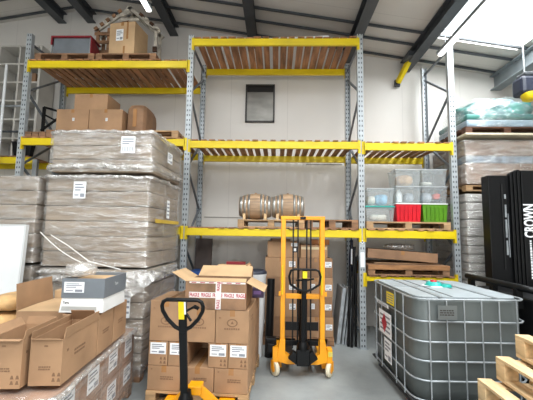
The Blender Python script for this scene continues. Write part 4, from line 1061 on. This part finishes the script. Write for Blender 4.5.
# ------------------------------------------------------------------ forklift
fk=E('forklift','black forklift with upright mast and white lettering behind the tank','forklift',(1.95,-.62,0))
def mb(*a): return MB().box(*a)
mb(-.4,0,.12,-.12,.16,2.52).build('mast_channel',BLACK,fk,.008)
mb(-.12,.06,.12,-.05,.12,2.5).build('mast_cover',mat('dark_slate_paint',(34,38,48),.4,var=.1),fk,.006)
for k,x in enumerate((-.13,-.09,-.05)): mb(x,-.04-.012*k,.12,x+.034,.03,2.55+.02*k).build('mast_rail',BLACK,fk,.006)
pn=mb(-.005,-.07,.12,.62,.05,2.58).build('mast_panel',BLACK,fk,.01)
mb(-.235,-.012,1.25,-.22,-.001,2.4).build('hose',RUB,fk)
for z0,z1 in ((2.2,2.26),(1.95,2.12),(1.68,1.92),(1.45,1.64)): mb(-.2,-.012,z0,-.18,-.001,z1).build('glint_strip',GALV,fk)  # broken pale pieces imitate white glints along a slightly reflective strip
mb(-.165,-.012,1.42,-.158,-.001,2.0).build('hose',GALV,fk)
text_part('mast_lettering','CROWN',.44,WLAB,fk,(.07,-.0715,1.905),(R(90),R(-90),0),height=.15)
for x,a,b_ in ((.07,1.15,1.64),(.105,1.15,1.5)):
    q=MB(); z=a; rr=random.Random(5)
    while z<b_: 
        l=rr.uniform(.015,.035); q.box(x-.012,-.0712,z,x+.012,-.0702,z+l); z+=l+.009
    q.build('small_lettering',WLAB,fk)
mb(-.68,-1.1,.1,.6,-.09,1.06).build('chassis',BLACK,fk,.03)
MB().tube([(-.74,-.02,1.17),(-.74,-.7,1.17),(-.72,-.98,1.165),(-.66,-1.12,1.15),(-.5,-1.17,1.1),(-.42,-1.17,.9),(-.42,-1.17,.4)],.035,10).build('guard_rail',BLACK,fk)
for y in (-.1,-.55,-.95): mb(-.76,y-.03,.95,-.7,y+.03,1.15).build('rail_post',BLACK,fk)
for x,y in ((-.5,-.2),(-.5,-.95),(.45,-.2),(.45,-.95)): MB().cyl((x-.08,y,.125),(x+.08,y,.125),.125,n=20).build('wheel',RUB,fk)
# overhead unit, upper right
oh=E('unit_heater','dark overhead unit with a yellow cap hanging above the far right stack','heater',(2.47,-.55,0))
def mb(*a): return MB().box(*a)
mb(-.42,-.12,3.66,.6,.12,3.93).build('casing',NAVY,oh,.05); mb(-.36,-.1,3.93,.5,.1,3.99).build('hood',DSTEEL,oh,.02)
MB().lathe([(0,.1),(.06,.09),(.09,.05)],(-.3,-.06,3.66),(0,-.2,-1),18).build('yellow_cap',YEL,oh)
for x in (-.3,.45): MB().cyl((x,0,3.99),(x,0,roof(2.47+x)-.002),.012).build('hanger_rod',GALV,oh)

# ------------------------------------------------------------------ lamps
TUBE=emit('lit_tube',(255,252,244),5.)
def batten(lab,x,y0,y1,z,s=1.):
    t=E('strip_light',lab,'lamp',(x,y0,z))
    L=y1-y0
    MB().box(-.05,0,.02,.05,L,.07).build('housing',LSTEEL,t,.006)
    MB().box(-.035,.02,-.01,.035,L-.02,.02).build('diffuser',TUBE,t,.01)
    for y in (.2,L-.2): MB().cyl((0,y,.07),(0,y,roof(x)-z-.004),.006).build('hanger_rod',GALV,t)
    return t
batten('lit strip light hanging under the roof above the upper left deck',-3.3,-3.0,-.42,5.03)
batten('lit strip light below the big rooflight at upper right',1.27,-2.4,.02,4.56)

# ------------------------------------------------------------------ light
W=bpy.data.worlds.new('sky'); SC.world=W; W.use_nodes=True
bg=W.node_tree.nodes['Background']; bg.inputs[0].default_value=(.93,.97,1.,1); bg.inputs[1].default_value=1.35
def area(name,loc,rot,sx,sy,power,col=(1,.98,.95)):
    l=bpy.data.lights.new(name,'AREA'); l.shape='RECTANGLE'; l.size=sx; l.size_y=sy; l.energy=power; l.color=col
    o=bpy.data.objects.new(name,l); COL.objects.link(o); o.location=loc; o.rotation_euler=rot; return o
SL=math.atan(.165)
for k,(a,b,c,d) in enumerate(HOLES):
    x=(a+b)/2
    area('rooflight_fill',(x,(c+d)/2,roof(x)+.13),(0,SL,0),b-a,d-c,(400,380,520)[k],(.96,.98,1))  # area lamp above each pane, including the two added rooflights
area('loading_door_daylight',(-1.4,YF-.2,2.2),(R(90),0,0),5.6,4.4,110,(1,.985,.96))

# ------------------------------------------------------------------ camera
f,ya,pi_,ro,cx,cy,ch=341.2,.0306,.0966,.0156,-1.312,-5.294,1.690
fw=Vector((-math.sin(ya)*math.cos(pi_),math.cos(ya)*math.cos(pi_),math.sin(pi_)))
r0=fw.cross(Vector((0,0,1))).normalized(); u0=r0.cross(fw)
r=r0*math.cos(ro)+u0*math.sin(ro); u=-r0*math.sin(ro)+u0*math.cos(ro)
cd=bpy.data.cameras.new('camera'); cam=bpy.data.objects.new('camera',cd); COL.objects.link(cam)
M=Matrix((r,u,-fw)).transposed().to_4x4(); M.translation=Vector((cx,cy,ch)); cam.matrix_world=M
cd.sensor_width=36; cd.lens=f/533*36; cd.clip_start=.05
SC.camera=cam
vs=SC.view_settings; vs.view_transform='Standard'; vs.look='None'; vs.gamma=1; vs.use_curve_mapping=False; vs.exposure=.42
SC.cycles.max_bounces=10; SC.cycles.transparent_max_bounces=24; SC.cycles.sample_clamp_indirect=6
